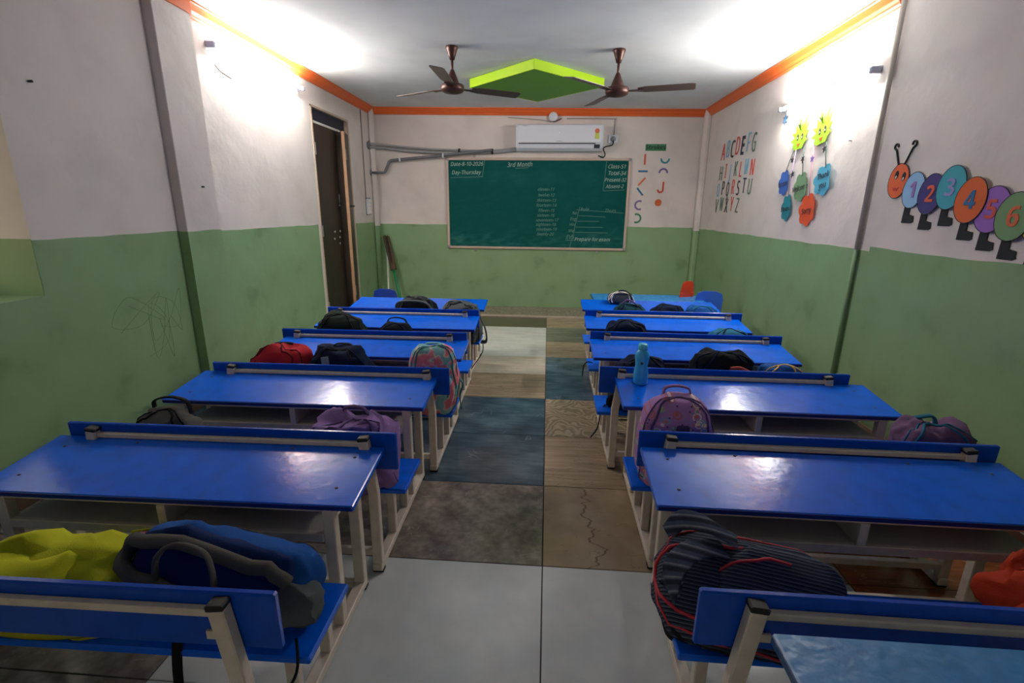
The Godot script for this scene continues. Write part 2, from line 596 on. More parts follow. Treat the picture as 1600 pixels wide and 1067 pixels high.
func build_room():
	# floor: a screed and the tiles laid on it
	var floor_ := struct("floor", span(Vector3(XL - 1.6, -0.22, ZB - 0.3), Vector3(XR + 0.3, -0.0085, ZF + 0.3)), M.grout)
	var kinds := {}
	for k in ["white", "streaked", "grey", "slate", "tan", "crack", "swirl", "pale", "olive", "bark", "rust", "step"]:
		var m := paint(Color(1, 1, 1), 0.16 if k in ["white", "slate", "grey"] else 0.24, 0.5)
		m.albedo_texture = tile_texture(k)
		kinds[k] = m
	var zs := [1.29, 0.697, 0.104, -0.489, -1.083, -1.677, -2.274, -2.862, -3.496, -4.07, -4.6, -5.185, -5.835, -6.43]
	var xs := [-2.46, -1.183, 0.017, 1.217, 2.05]
	var lay := [
		["white", "white", "white", "white"], ["white", "white", "white", "white"], ["white", "white", "white", "white"],
		["grey", "white", "white", "white"], ["grey", "white", "white", "rust"], ["grey", "grey", "crack", "rust"], ["slate", "slate", "tan", "rust"],
		["slate", "slate", "swirl", "tan"], ["pale", "tan", "slate", "swirl"], ["tan", "pale", "slate", "grey"],
		["white", "streaked", "tan", "pale"], ["bark", "streaked", "olive", "grey"], ["bark", "bark", "tan", "olive"],
	]
	for r in zs.size() - 1:
		for c in 4:
			var w: float = xs[c + 1] - xs[c]
			var d: float = zs[r] - zs[r + 1]
			var mesh := tile_mesh(w - 0.004, d - 0.004, 0.0085)
			var flip := PI if (r * 3 + c) % 2 else 0.0
			put("floor_tile", mesh, kinds[lay[r][c]], floor_, Transform3D(Basis(Vector3.UP, flip), Vector3((xs[c] + xs[c + 1]) / 2, -0.0085, (zs[r] + zs[r + 1]) / 2)))
	# the low step along the back wall, faced with the same stone
	for c in 4:
		var w: float = xs[c + 1] - xs[c]
		put("step_tile", tile_mesh(w - 0.004, 0.59, 0.034), kinds["step"], floor_, at((xs[c] + xs[c + 1]) / 2, -0.0085, -6.73))
		put("step_nosing", box(Vector3(w - 0.004, 0.03, 0.014), 0.003), kinds["pale"], floor_, at((xs[c] + xs[c + 1]) / 2, 0.0075, -6.427))

	# ceiling
	var st := begin()
	var lo := []
	for x in [XL - 0.4, XR + 0.3]:
		for z in [ZB - 0.3, ZF + 0.3]:
			lo.append(Vector3(x, ceiling_y(x), z))
	var up := Vector3(0, 0.2, 0)
	quad(st, lo[0], lo[1], lo[3], lo[2], Vector3.DOWN)
	quad(st, lo[0] + up, lo[1] + up, lo[3] + up, lo[2] + up, Vector3.UP)
	quad(st, lo[0], lo[1], lo[1] + up, lo[0] + up, Vector3.LEFT)
	quad(st, lo[2], lo[3], lo[3] + up, lo[2] + up, Vector3.RIGHT)
	quad(st, lo[0], lo[2], lo[2] + up, lo[0] + up, Vector3.FORWARD)
	quad(st, lo[1], lo[3], lo[3] + up, lo[1] + up, Vector3.BACK)
	struct("ceiling", finish(st), M.ceiling)

	# left wall with the window and the doorway cut out of it
	var wx := XL - 0.4
	var top := 2.74
	st = begin()
	add_span(st, Vector3(wx, -0.1, ZF + 0.2), Vector3(XL, top, -1.3))
	add_span(st, Vector3(wx, -0.1, -1.3), Vector3(XL, 0.965, -2.195))
	add_span(st, Vector3(wx, 2.3, -1.3), Vector3(XL, top, -2.195))
	add_span(st, Vector3(wx, -0.1, -2.195), Vector3(XL, top, -5.245))
	add_span(st, Vector3(wx, 2.41, -5.245), Vector3(XL, top, -6.2))
	add_span(st, Vector3(wx, -0.1, -6.2), Vector3(XL, top, ZB - 0.2))
	var wl := struct("wall_left", finish(st), M.wall)
	var to_left := Transform3D(Basis(Vector3(0, 0, -1), Vector3.UP, Vector3(1, 0, 0)), Vector3(XL, 0, 0))  # x runs along -z
	st = begin()
	add_slab(st, dado_outline(-ZF, 1.3, 0.0, DADO + 0.035, 1), 0.0015, to_left)
	add_slab(st, PackedVector2Array([Vector2(1.3, 0), Vector2(2.195, 0), Vector2(2.195, 0.965), Vector2(1.3, 0.965)]), 0.0015, to_left)
	add_slab(st, dado_outline(2.195, 3.16, 0.0, DADO + 0.032, 1), 0.0015, to_left)
	add_slab(st, dado_outline(3.49, 5.2, 0.0, DADO + 0.018, 1), 0.0015, to_left)
	add_slab(st, dado_outline(6.25, -ZB, 0.0, DADO, 1), 0.0015, to_left)
	# paint carried round into the window recess
	add_span(st, Vector3(wx, 0.965, -2.1935), Vector3(XL, DADO + 0.035, -2.195))
	add_span(st, Vector3(wx, 0.965, -1.3), Vector3(XL + 0.0015, 0.9665, -2.195))
	put("green_paint", finish(st), M.green, wl)
	var pencil := paint(rgb(104, 134, 98), 0.8)
	var sc := RandomNumberGenerator.new()
	sc.seed = 4
	for g in [[-2.95, 0.72, 0.13, 0.16], [-2.72, 0.78, 0.18, 0.1], [-2.85, 0.62, 0.1, 0.2]] :
		var pts := []
		for k in 9:
			pts.append(Vector3(XL + 0.0022, g[1] + g[3] * sin(k * 1.9 + g[0] * 3.0) + sc.randf_range(-0.03, 0.03), g[0] + g[2] * cos(k * 1.3 + g[1]) + sc.randf_range(-0.04, 0.04)))
		put("pencil_scribble", tube(curve(pts, 5), 0.0008, 4), pencil, wl)
	var chip := paint(rgb(150, 140, 132), 0.9)
	for g in [[[2.40, -3.78], [2.37, -3.84], [2.36, -3.90], [2.35, -3.97]], [[2.58, -4.36], [2.55, -4.38], [2.545, -4.42], [2.52, -4.46]]]:
		var pts := []
		for q in g:
			pts.append(Vector3(XL + 0.001, q[0], q[1]))
		put("flaked_plaster", tube(curve(pts, 3), 0.004, 6), chip, wl)
	put("pillar", span(Vector3(XL - 0.05, 0, -3.155), Vector3(XL + 0.065, 2.72, -3.5), 0.004), M.wall, wl)
	st = begin()
	add_slab(st, dado_outline(3.155, 3.5, 0.0, DADO + 0.03, 2), 0.002, at(0, 0, 0) * Transform3D(to_left.basis, Vector3(XL + 0.065, 0, 0)))
	add_span(st, Vector3(XL, 0, -3.153), Vector3(XL + 0.067, DADO + 0.03, -3.155))
	put("green_paint", finish(st), M.green, wl)
	# window 1
	st = begin()
	for s in [[0.965, 1.02], [2.245, 2.3]]:
		add_span(st, Vector3(XL - 0.36, s[0], -1.3), Vector3(XL - 0.31, s[1], -2.195), 0.004)
	for s in [-1.3, -1.72, -2.145]:
		add_span(st, Vector3(XL - 0.36, 0.965, s), Vector3(XL - 0.31, 2.3, s - 0.05), 0.004)
	var w1 := struct("window_1", finish(st), M.white)
	var glass := StandardMaterial3D.new()
	glass.transparency = BaseMaterial3D.TRANSPARENCY_ALPHA
	glass.albedo_color = Color(0.9, 0.95, 0.95, 0.06)
	glass.roughness = 0.02
	for s in [[-1.35, -1.72], [-1.77, -2.145]]:
		put("pane", span(Vector3(XL - 0.338, 1.02, s[0]), Vector3(XL - 0.332, 2.245, s[1])), glass, w1)

	# right wall
	var wr := struct("wall_right", span(Vector3(XR, -0.1, ZF + 0.2), Vector3(XR + 0.25, top, ZB - 0.2)), M.wall)
	var to_right := Transform3D(Basis(Vector3(0, 0, 1), Vector3.UP, Vector3(-1, 0, 0)), Vector3(XR, 0, 0))
	st = begin()
	add_slab(st, dado_outline(ZB, -3.41, 0.0, 1.172, 3), 0.0015, to_right)
	add_slab(st, dado_outline(-3.41, -3.3, 0.0, 1.165, 3), 0.0015, to_right)
	add_slab(st, dado_outline(-3.3, ZF, 0.0, 1.19, 4), 0.0015, to_right)
	put("green_paint", finish(st), M.green, wr)
	# shallow plaster build-out in the back right corner
	put("corner_pier", span(Vector3(XR - 0.07, 0, ZB), Vector3(XR + 0.02, top, ZB + 0.12), 0.03), M.wall, wr)
	put("green_paint", span(Vector3(XR - 0.0715, 0, ZB), Vector3(XR + 0.02, 1.172, ZB + 0.1215), 0.03), M.green, wr)

	# back wall
	var wb := struct("wall_back", span(Vector3(XL - 0.4, -0.1, ZB - 0.2), Vector3(XR + 0.25, top, ZB)), M.wall)
	st = begin()
	add_slab(st, dado_outline(XL, XR, 0.0, 1.183, 5), 0.0015, at(0, 0, ZB))
	put("green_paint", finish(st), M.green, wb)
	put("corner_pier", span(Vector3(XL - 0.02, 0, ZB - 0.02), Vector3(XL + 0.06, top, ZB + 0.11), 0.035), M.wall, wb)
	put("green_paint", span(Vector3(XL - 0.02, 0, ZB - 0.02), Vector3(XL + 0.0615, 1.19, ZB + 0.1115), 0.035), M.green, wb)

	# wall behind the camera; its unseen window is added for warm fill light
	st = begin()
	add_span(st, Vector3(XL - 0.4, -0.1, ZF), Vector3(-1.3, top, ZF + 0.2))
	add_span(st, Vector3(1.0, -0.1, ZF), Vector3(XR + 0.25, top, ZF + 0.2))
	add_span(st, Vector3(-1.3, -0.1, ZF), Vector3(1.0, 1.0, ZF + 0.2))
	add_span(st, Vector3(-1.3, 2.1, ZF), Vector3(1.0, top, ZF + 0.2))
	struct("wall_front", finish(st), M.wall)
	st = begin()
	for x in [-1.3, -0.175, 0.95]:
		add_span(st, Vector3(x, 1.0, ZF + 0.08), Vector3(x + 0.05, 2.1, ZF + 0.13), 0.004)
	for y in [1.0, 2.05]:
		add_span(st, Vector3(-1.3, y, ZF + 0.08), Vector3(1.0, y + 0.05, ZF + 0.13), 0.004)
	var w2 := struct("added_window_2", finish(st), M.white)
	for x in [-1.25, -0.125]:
		put("pane", span(Vector3(x, 1.05, ZF + 0.1), Vector3(x + 1.075, 2.05, ZF + 0.106)), glass, w2)

	# skirting
	struct("baseboard_left", span(Vector3(XL, 0, -0.1), Vector3(XL + 0.012, 0.1, -5.2), 0.002), M.skirting)
	struct("baseboard_right", span(Vector3(XR - 0.012, 0, ZB), Vector3(XR, 0.1, 0.5), 0.002), M.skirting)

	# orange cornice: a stepped, coved profile (out from the wall, down from the ceiling)
	var prof := PackedVector2Array([Vector2(0, 0.01), Vector2(0.078, 0.01), Vector2(0.078, -0.012), Vector2(0.066, -0.016), Vector2(0.056, -0.03), Vector2(0.045, -0.05), Vector2(0.03, -0.064), Vector2(0.026, -0.07), Vector2(0.026, -0.076), Vector2(0.014, -0.084), Vector2(0, -0.084)])
	st = begin()
	add_slab(st, prof, -ZB - 3.5, Transform3D(Basis(Vector3(1, 0, 0), Vector3.UP, Vector3(0, 0, 1)), Vector3(XL, ceiling_y(XL), ZB)))
	var c1 := struct("trim_1", finish(st), M.orange)
	put("pillar_band", span(Vector3(XL, 2.622, -3.5), Vector3(XL + 0.075, 2.72, -0.2), 0.003), M.orange, c1)
	st = begin()
	var slope := Basis(Vector3.BACK, atan2(ceiling_y(XR) - ceiling_y(XL), XR - XL))
	add_slab(st, prof, XR - XL, Transform3D(slope * Basis(Vector3(0, 0, 1), Vector3.UP, Vector3(-1, 0, 0)), Vector3(XR, ceiling_y(XR), ZB)))
	struct("trim_2", finish(st), M.orange)
	st = begin()
	add_slab(st, prof, -ZB - 3.43, Transform3D(Basis(Vector3(-1, 0, 0), Vector3.UP, Vector3(0, 0, -1)), Vector3(XR, ceiling_y(XR), -3.43)))
	struct("trim_3", finish(st), M.orange)

	build_door()

func build_door():
	# corridor behind the doorway
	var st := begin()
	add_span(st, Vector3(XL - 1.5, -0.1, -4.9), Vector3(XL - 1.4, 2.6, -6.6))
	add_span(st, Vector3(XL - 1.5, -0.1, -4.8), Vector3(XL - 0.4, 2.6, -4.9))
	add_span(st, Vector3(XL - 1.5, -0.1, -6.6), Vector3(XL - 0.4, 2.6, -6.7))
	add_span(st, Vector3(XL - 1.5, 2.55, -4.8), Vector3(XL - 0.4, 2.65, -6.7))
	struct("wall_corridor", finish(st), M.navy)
	# lining and architrave
	st = begin()
	add_span(st, Vector3(XL - 0.14, 0, -5.245), Vector3(XL + 0.01, 2.42, -5.268), 0.003)
	add_span(st, Vector3(XL - 0.14, 0, -6.17), Vector3(XL + 0.012, 2.42, -6.21), 0.003)
	add_span(st, Vector3(XL - 0.14, 2.397, -5.245), Vector3(XL + 0.01, 2.42, -6.21), 0.003)
	var d := struct("door_1", finish(st), paint(rgb(176, 158, 140), 0.6))
	put("transom", span(Vector3(XL - 0.06, 2.27, -5.268), Vector3(XL - 0.03, 2.397, -6.17)), M.navy, d)
	put("transom_bar", span(Vector3(XL - 0.07, 2.25, -5.285), Vector3(XL - 0.005, 2.275, -5.98), 0.003), M.plaster, d)
	# fixed leaf, shut
	var near := put("door_leaf", span(Vector3(XL - 0.05, 0.01, -5.27), Vector3(XL - 0.012, 2.25, -5.86), 0.003), M.door, d)
	for y in [2.0, 1.15, 0.3]:
		put("hinge", span(Vector3(XL - 0.014, y - 0.06, -5.28), Vector3(XL + 0.006, y + 0.06, -5.305), 0.002), M.metal, near)
	put("bolt", tube([Vector3(XL - 0.006, 1.36, -5.82), Vector3(XL - 0.006, 1.56, -5.82)], 0.008), M.screw, near)
	put("door_handle", tube(curve([Vector3(XL - 0.012, 1.42, -5.79), Vector3(XL + 0.03, 1.42, -5.79), Vector3(XL + 0.03, 1.42, -5.73)]), 0.009), M.screw, near)
	for k in [[1.12, -5.62], [1.04, -5.6], [1.05, -5.75], [0.98, -5.74], [1.12, -5.77]]:
		put("sticker_scrap", span(Vector3(XL - 0.0125, k[0], k[1]), Vector3(XL - 0.0105, k[0] + 0.02, k[1] - 0.03)), M.plaster, near)
	# second leaf, ajar into the room
	var leaf := put("door_leaf", span(Vector3(-0.034, 0.01, 0.0), Vector3(0.0, 2.25, 0.3), 0.002), M.door, d, Transform3D(Basis(Vector3.UP, deg_to_rad(14.0)), Vector3(XL + 0.012, 0, -6.17)))
	put("wood_edge", span(Vector3(-0.034, 0.01, 0.299), Vector3(0.001, 2.25, 0.307), 0.001), M.door_wood, leaf)
	for y in [2.0, 0.4]:
		put("hinge", span(Vector3(-0.002, y - 0.06, 0.26), Vector3(0.006, y + 0.06, 0.29), 0.002), M.metal, leaf)
	put("door_handle", tube(curve([Vector3(0, 1.42, 0.22), Vector3(0.035, 1.42, 0.22), Vector3(0.035, 1.42, 0.15)]), 0.011), M.screw, leaf)

# ---------------------------------------------------------------- desks
func make_desk() -> Node3D:
	# origin: on the floor under the near edge of the desk top; the bench is towards +z
	var t := thing("desk_bench", "x", "desk", Vector3.ZERO, Vector3.ZERO, "blue two-seat school desks with benches")
	# sloping top: near edge 0.505 high, far edge 0.535
	var tilt := Basis(Vector3.RIGHT, atan2(0.037, 0.325))
	var topm := put("desktop", box(Vector3(1.27, 0.022, 0.327), 0.003), M.blue, t, Transform3D(tilt, Vector3(0, 0.5125, -0.163)))
	put("edge_band", box(Vector3(1.264, 0.0165, 0.003), 0.0008), M.blue_edge, topm, at(0, 0, 0.164))
	for p in [[-0.55, 0.08], [0.55, 0.08], [-0.55, -0.09], [0.55, -0.09], [-0.3, -0.13], [0.3, -0.13]]:
		put("screw", lathe([Vector2(0, 0.0), Vector2(0.006, 0.0), Vector2(0.005, 0.0015), Vector2(0, 0.002)], 8), M.screw, topm, at(p[0], 0.0108, p[1]))
	for s in [-1.0, 1.0]:
		var x: float = s * 0.55
		var st := begin()
		add_span(st, Vector3(x - 0.019, 0.012, 0.49), Vector3(x + 0.019, 0.042, -0.235), 0.003)
		var rail := put("floor_rail", finish(st), M.frame, t)
		for z in [-0.222]:
			put("foot", span(Vector3(x - 0.02, 0, z - 0.016), Vector3(x + 0.02, 0.014, z + 0.018), 0.003), M.rubber, rail)
		put("desk_leg", span(Vector3(x - 0.019, 0.041, -0.004), Vector3(x + 0.019, 0.497, -0.04), 0.003), M.frame, t)
		put("desk_leg", span(Vector3(x - 0.019, 0.041, -0.232), Vector3(x + 0.019, 0.515, -0.197), 0.003), M.frame, t)
		put("bench_leg", span(Vector3(x - 0.017, 0.041, 0.072), Vector3(x + 0.017, 0.257, 0.102), 0.003), M.frame, t)
		put("bench_leg", span(Vector3(x - 0.017, 0.041, 0.26), Vector3(x + 0.017, 0.257, 0.29), 0.003), M.frame, t)
		# bent post that carries the backrest
		st = begin()
		add_bar(st, Vector3(x, 0.012, 0.468), Vector3(x, 0.362, 0.468), 0.038, 0.03)
		add_bar(st, Vector3(x, 0.352, 0.468), Vector3(x - s * 0.024, 0.572, 0.472), 0.038, 0.03)
		var post := put("back_post", finish(st), M.frame, t)
		put("post_cap", box(Vector3(0.042, 0.016, 0.034), 0.004), M.rubber, post, turned(Vector3(1, 0, s * 6.0), Vector3(x - s * 0.0245, 0.577, 0.472)))
		put("foot", span(Vector3(x - 0.021, 0, 0.451), Vector3(x + 0.021, 0.013, 0.485), 0.003), M.rubber, post)
		put("bracket", span(Vector3(x - s * 0.026, 0.478, 0.462), Vector3(x - s * 0.066, 0.5, 0.469), 0.001), M.frame, post)
	# book shelf under the top
	put("shelf_board", span(Vector3(-0.53, 0.383, -0.005), Vector3(0.53, 0.395, -0.225), 0.002), M.shelf, t)
	put("shelf_lip", span(Vector3(-0.531, 0.365, -0.003), Vector3(0.531, 0.397, -0.022), 0.003), M.frame, t)
	put("apron", span(Vector3(-0.531, 0.475, -0.006), Vector3(0.531, 0.496, -0.022), 0.003), M.frame, t)
	put("shelf_back", span(Vector3(-0.531, 0.39, -0.205), Vector3(0.531, 0.508, -0.215), 0.002), M.shelf, t)
	put("shelf_divider", span(Vector3(-0.014, 0.396, -0.004), Vector3(0.014, 0.476, -0.2), 0.002), M.frame, t)
	# bench
	put("seat", span(Vector3(-0.63, 0.257, 0.066), Vector3(0.63, 0.279, 0.33), 0.004), M.blue, t)
	put("seat_rail", span(Vector3(-0.532, 0.235, 0.27), Vector3(0.532, 0.257, 0.288), 0.002), M.frame, t)
	put("seat_rail", span(Vector3(-0.532, 0.235, 0.076), Vector3(0.532, 0.257, 0.094), 0.002), M.frame, t)
	put("stretcher", span(Vector3(-0.531, 0.075, 0.456), Vector3(0.531, 0.103, 0.48), 0.003), M.frame, t)
	put("stretcher", span(Vector3(-0.531, 0.012, -0.222), Vector3(0.531, 0.042, -0.202), 0.003), M.frame, t)
	# backrest
	var lean := Vector3(1, 0, 0)
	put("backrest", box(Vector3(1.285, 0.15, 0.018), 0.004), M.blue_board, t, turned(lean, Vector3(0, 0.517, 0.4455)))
	put("back_rail", box(Vector3(1.03, 0.019, 0.019), 0.003), M.frame, t, turned(lean, Vector3(0, 0.551, 0.4645)))
	return t

func build_desks():
	var proto := make_desk()
	var spots := [
		[-1.215, -1.275, "front desk of left row, nearest camera, yellow and blue bags on its bench"],
		[-1.19, -2.06, "second desk of left row, lilac bag slumped over its bench end"],
		[-1.145, -2.835, "third desk of left row, red, navy and pink bags on its bench"],
		[-1.175, -3.60, "fourth desk of left row, two dark humped bags on its bench"],
		[-1.20, -4.375, "last desk of left row, by the door, black and grey bags behind"],
		[1.005, -1.37, "front desk of right row, nearest camera, striped backpack on its bench"],
		[1.015, -2.175, "second desk of right row, with a blue water bottle on its top"],
		[0.945, -2.96, "third desk of right row, two dark bags and a blue bag on its bench"],
		[0.96, -3.75, "fourth desk of right row, navy bag at its bench's aisle end"],
		[0.98, -4.51, "last desk of right row, before the pale blue table and chairs"],
	]
	for i in spots.size():
		var o: Node3D = proto
		if i > 0:
			o = proto.duplicate()
			o.name = numbered("desk_bench")
			add_child(o)
		o.position = Vector3(spots[i][0], 0, spots[i][1])
		o.rotation_degrees.y = 0.8 if spots[i][0] < 0 else -0.3
		o.set_meta("label", "blue " + spots[i][2])

# ---------------------------------------------------------------- fans, lights, cooler, pipes
func blade_mesh() -> ArrayMesh:
	var p := PackedVector2Array([Vector2(0.17, -0.035), Vector2(0.24, -0.056), Vector2(0.60, -0.066), Vector2(0.622, -0.055), Vector2(0.625, 0.04), Vector2(0.61, 0.052), Vector2(0.24, 0.05), Vector2(0.17, 0.035)])
	return slab(p, 0.004)

func ceiling_fan(x: float, z: float, angle: float, label: String):
	var cy := ceiling_y(x)
	var f := thing("ceiling_fan", label, "fan", Vector3(x, cy, z), Vector3.ZERO, "brown three-bladed ceiling fans")
	put("canopy", lathe([Vector2(0, 0), Vector2(0.05, 0), Vector2(0.052, -0.01), Vector2(0.044, -0.03), Vector2(0.03, -0.07), Vector2(0.02, -0.1), Vector2(0.0, -0.1)]), M.brown, f)
	put("down_rod", tube([Vector3(0, -0.09, 0), Vector3(0, -0.2, 0)], 0.011, 10), M.brown, f)
	put("lower_cup", lathe([Vector2(0.0, -0.175), Vector2(0.016, -0.175), Vector2(0.026, -0.2), Vector2(0.045, -0.245), Vector2(0.056, -0.275), Vector2(0.056, -0.283), Vector2(0, -0.283)]), M.brown, f)
	put("motor", lathe([Vector2(0, -0.278), Vector2(0.07, -0.28), Vector2(0.092, -0.288), Vector2(0.098, -0.3), Vector2(0.098, -0.325), Vector2(0.09, -0.34), Vector2(0.07, -0.35), Vector2(0.03, -0.357), Vector2(0, -0.358)], 32), M.brown, f)
	for k in 3:
		var b := Basis(Vector3.UP, deg_to_rad(angle + 120.0 * k))
		var st := begin()
		add_slab(st, PackedVector2Array([Vector2(0.08, -0.02), Vector2(0.17, -0.03), Vector2(0.215, -0.03), Vector2(0.215, 0.03), Vector2(0.17, 0.03), Vector2(0.08, 0.02)]), 0.004, Transform3D(Basis(Vector3.RIGHT, -PI / 2), Vector3(0, -0.318, 0)))
		var arm := put("blade", blade_mesh(), M.blade, f, Transform3D(b * Basis(Vector3.RIGHT, -PI / 2 - deg_to_rad(11.0)), Vector3(0, -0.312, 0)))
		arm.name = "blade" if k == 0 else "blade_%03d" % k
		put("blade_bracket", finish(st), M.brown, f, Transform3D(b, Vector3.ZERO))

func tube_light(x: float, y: float, z0: float, z1: float, side: float, label: String):
	# side: +1 when the room lies towards +x
	var zc := (z0 + z1) / 2
	var len_ := absf(z1 - z0)
	var f := thing("tube_light", label, "light", Vector3(x, y, zc), Vector3.ZERO, "wall-mounted tube lights")
	put("batten", box(Vector3(0.028, 0.024, len_), 0.004), M.plastic, f, at(side * 0.014, 0.018, 0))
	put("glowing_tube", tube([Vector3(side * 0.055, 0, -len_ / 2 + 0.03), Vector3(side * 0.055, 0, len_ / 2 - 0.03)], 0.014, 12), M.glow, f)
	for s in [-1.0, 1.0]:
		put("end_cap", box(Vector3(0.066, 0.04, 0.03), 0.005), M.cap_blue, f, at(side * 0.035, 0.004, s * (len_ / 2 - 0.012)))
	for a in [58.0, -52.0]:
		var l := AreaLight3D.new()
		l.name = "tube_glow"
		l.area_size = Vector2(len_ - 0.08, 0.03)
		l.light_energy = 1.3 if a > 0.0 else 1.15
		l.light_color = Color(1.0, 0.975, 0.95)
		l.area_range = 14.0
		l.area_attenuation = 2.0
		l.shadow_enabled = true
		# the light shines along its -z; its x runs along the tube
		var dir := Vector3(side * cos(deg_to_rad(a)), sin(deg_to_rad(a)), 0)
		var zax := -dir
		var xax := Vector3(0, 0, 1)
		l.transform = Transform3D(Basis(xax, zax.cross(xax), zax), Vector3(side * 0.055, 0, 0) + dir * 0.02)
		f.add_child(l, true)

func build_wall_fittings():
	ceiling_fan(-0.836, -4.47, 30.5, "brown ceiling fan left of the lime diamond panel")
	ceiling_fan(0.547, -4.553, -12.4, "brown ceiling fan right of the lime diamond panel")
	# diamond-shaped drop panel
	var half := 0.486
	var p := thing("ceiling_panel", "diamond-shaped lime and green panel fixed to the ceiling between the fans", "ceiling panel", Vector3(-0.16, ceiling_y(-0.16), -5.48), Vector3(0, 45, 0))
	put("face", box(Vector3(half * 2 - 0.012, 0.01, half * 2 - 0.012)), M.leaf, p, at(0, -0.078, 0))
	for k in 4:
		var b := Basis(Vector3.UP, PI / 2 * k)
		put("edge_strip", box(Vector3(half * 2 - (0.0 if k % 2 == 0 else 0.024), 0.084, 0.012), 0.002), M.lime, p, Transform3D(b, b * Vector3(0, -0.042, half - 0.006)))
	tube_light(XL, 2.505, -3.70, -5.04, 1.0, "glowing white tube light on the left wall above the door side")
	tube_light(XR, 2.262, -3.52, -4.80, -1.0, "glowing white tube light on the right wall above the paper faces")
	# conduit and box above the right tube
	var c := thing("conduit_drop", "short white conduit and box dropping from cornice to right tube light", "conduit", Vector3(XR, 2.28, -4.08))
	put("channel", span(Vector3(-0.012, 0.06, -0.014), Vector3(0, 0.3, 0.014), 0.003), M.white, c)
	put("junction_box", box(Vector3(0.03, 0.07, 0.06), 0.006), M.white, c, at(-0.015, 0.06, 0))
	put("cable", tube(curve([Vector3(-0.02, 0.04, -0.02), Vector3(-0.03, 0.02, -0.07), Vector3(-0.02, 0.0, -0.09)]), 0.006), M.plastic_grey, c)
	# tall pipe on the right wall, lower green darkened to carry its shade
	var v := thing("wall_pipe", "tall vertical pipe on right wall, grey above and green painted below", "pipe", Vector3(XR, 0, -3.40))
	put("bare_length", tube([Vector3(-0.02, 1.17, 0), Vector3(-0.02, 2.6, 0)], 0.015, 12), M.pipe_pale, v)
	put("painted_length", tube([Vector3(-0.02, 0.02, 0), Vector3(-0.02, 1.17, 0)], 0.0155, 12), M.pipe_shaded_green, v)
	put("casing", span(Vector3(-0.006, 1.17, -0.05), Vector3(0, 2.62, -0.025), 0.001), M.white, v)
	# air conditioner
	var ac := thing("air_conditioner", "white split air conditioner mounted above the chalkboard", "air conditioner", Vector3(0.115, 2.155, ZB))
	var prof := PackedVector2Array([Vector2(0, 0), Vector2(0.13, 0.0), Vector2(0.175, 0.03), Vector2(0.2, 0.075), Vector2(0.21, 0.13), Vector2(0.21, 0.28), Vector2(0.2, 0.31), Vector2(0.18, 0.322), Vector2(0, 0.322)])
	var st := begin()
	add_slab(st, prof, 1.13, Transform3D(Basis(Vector3(0, 0, 1), Vector3.UP, Vector3(-1, 0, 0)), Vector3(0.565, 0, 0)))
	put("casing", finish(st), M.plastic, ac)
	put("front_panel", box(Vector3(1.09, 0.215, 0.012), 0.005), M.plastic, ac, at(0, 0.2, 0.208))
	put("louver", box(Vector3(0.98, 0.05, 0.008), 0.003), M.plastic, ac, turned(Vector3(28, 0, 0), Vector3(-0.03, 0.048, 0.19)))
	put("outlet_slot", box(Vector3(1.0, 0.01, 0.012)), M.dark, ac, turned(Vector3(20, 0, 0), Vector3(-0.03, 0.084, 0.203)))
	put("spec_label", box(Vector3(0.075, 0.05, 0.002)), paint(rgb(50, 58, 62), 0.5), ac, turned(Vector3(28, 0, 0), Vector3(0.49, 0.05, 0.197)))
	put("energy_label", slab(ellipse(0.03, 0.03, 20), 0.002), paint(rgb(214, 110, 70), 0.5), ac, at(0.485, 0.235, 0.214))
	put("rating_label", box(Vector3(0.055, 0.075, 0.002)), paint(rgb(206, 214, 96), 0.5), ac, at(0.485, 0.175, 0.215))
	put("indicator", slab(ellipse(0.006, 0.006, 12), 0.003), paint(rgb(250, 250, 250), 0.3), ac, at(0.0, 0.215, 0.213))
	put("trim_mark", box(Vector3(0.07, 0.006, 0.002)), M.plastic_grey, ac, at(0, 0.112, 0.214))
	put("trim_mark", box(Vector3(0.07, 0.006, 0.002)), M.plastic_grey, ac, at(-0.45, 0.295, 0.214))
	# socket beside it
	var so := thing("wall_socket", "white socket with plugged black cable right of air conditioner", "socket", Vector3(0.83, 2.315, ZB))
	put("plate", box(Vector3(0.125, 0.1, 0.03), 0.006), M.plastic, so, at(0, 0, 0.015))
	put("plug", lathe([Vector2(0, 0.03), Vector2(0.03, 0.03), Vector2(0.034, 0), Vector2(0, 0)], 16), M.plastic_grey, so, turned(Vector3(90, 0, 0), Vector3(0, 0, 0.03)))
	put("cord", tube(curve([Vector3(0, -0.02, 0.055), Vector3(-0.01, -0.075, 0.06), Vector3(-0.1, -0.1, 0.06), Vector3(-0.125, -0.13, 0.06), Vector3(-0.1, -0.19, 0.06), Vector3(-0.12, -0.23, 0.05), Vector3(-0.19, -0.21, 0.06)]), 0.008), M.rubber, so)
	put("riser_cable", tube(curve([Vector3(0.01, 0.05, 0.01), Vector3(0.01, 0.23, 0.01), Vector3(-0.02, 0.25, 0.01), Vector3(-0.62, 0.255, 0.01)]), 0.007), M.pipe, so)
	# ceiling rose with loose wires over the cooler
	var jb := thing("junction_box", "round white junction box with loose wires under back cornice", "junction box", Vector3(0.03, 2.585, ZB + 0.035))
	put("cover", lathe([Vector2(0, 0.0), Vector2(0.062, 0.0), Vector2(0.06, 0.02), Vector2(0.045, 0.032), Vector2(0, 0.036)], 20), M.plastic, jb, turned(Vector3(90, 0, 0), Vector3.ZERO))
	put("wire", tube(curve([Vector3(-0.05, -0.03, 0), Vector3(0.0, -0.06, 0.02), Vector3(0.06, -0.045, 0.02), Vector3(0.11, -0.02, 0.02)]), 0.006), M.brown, jb)
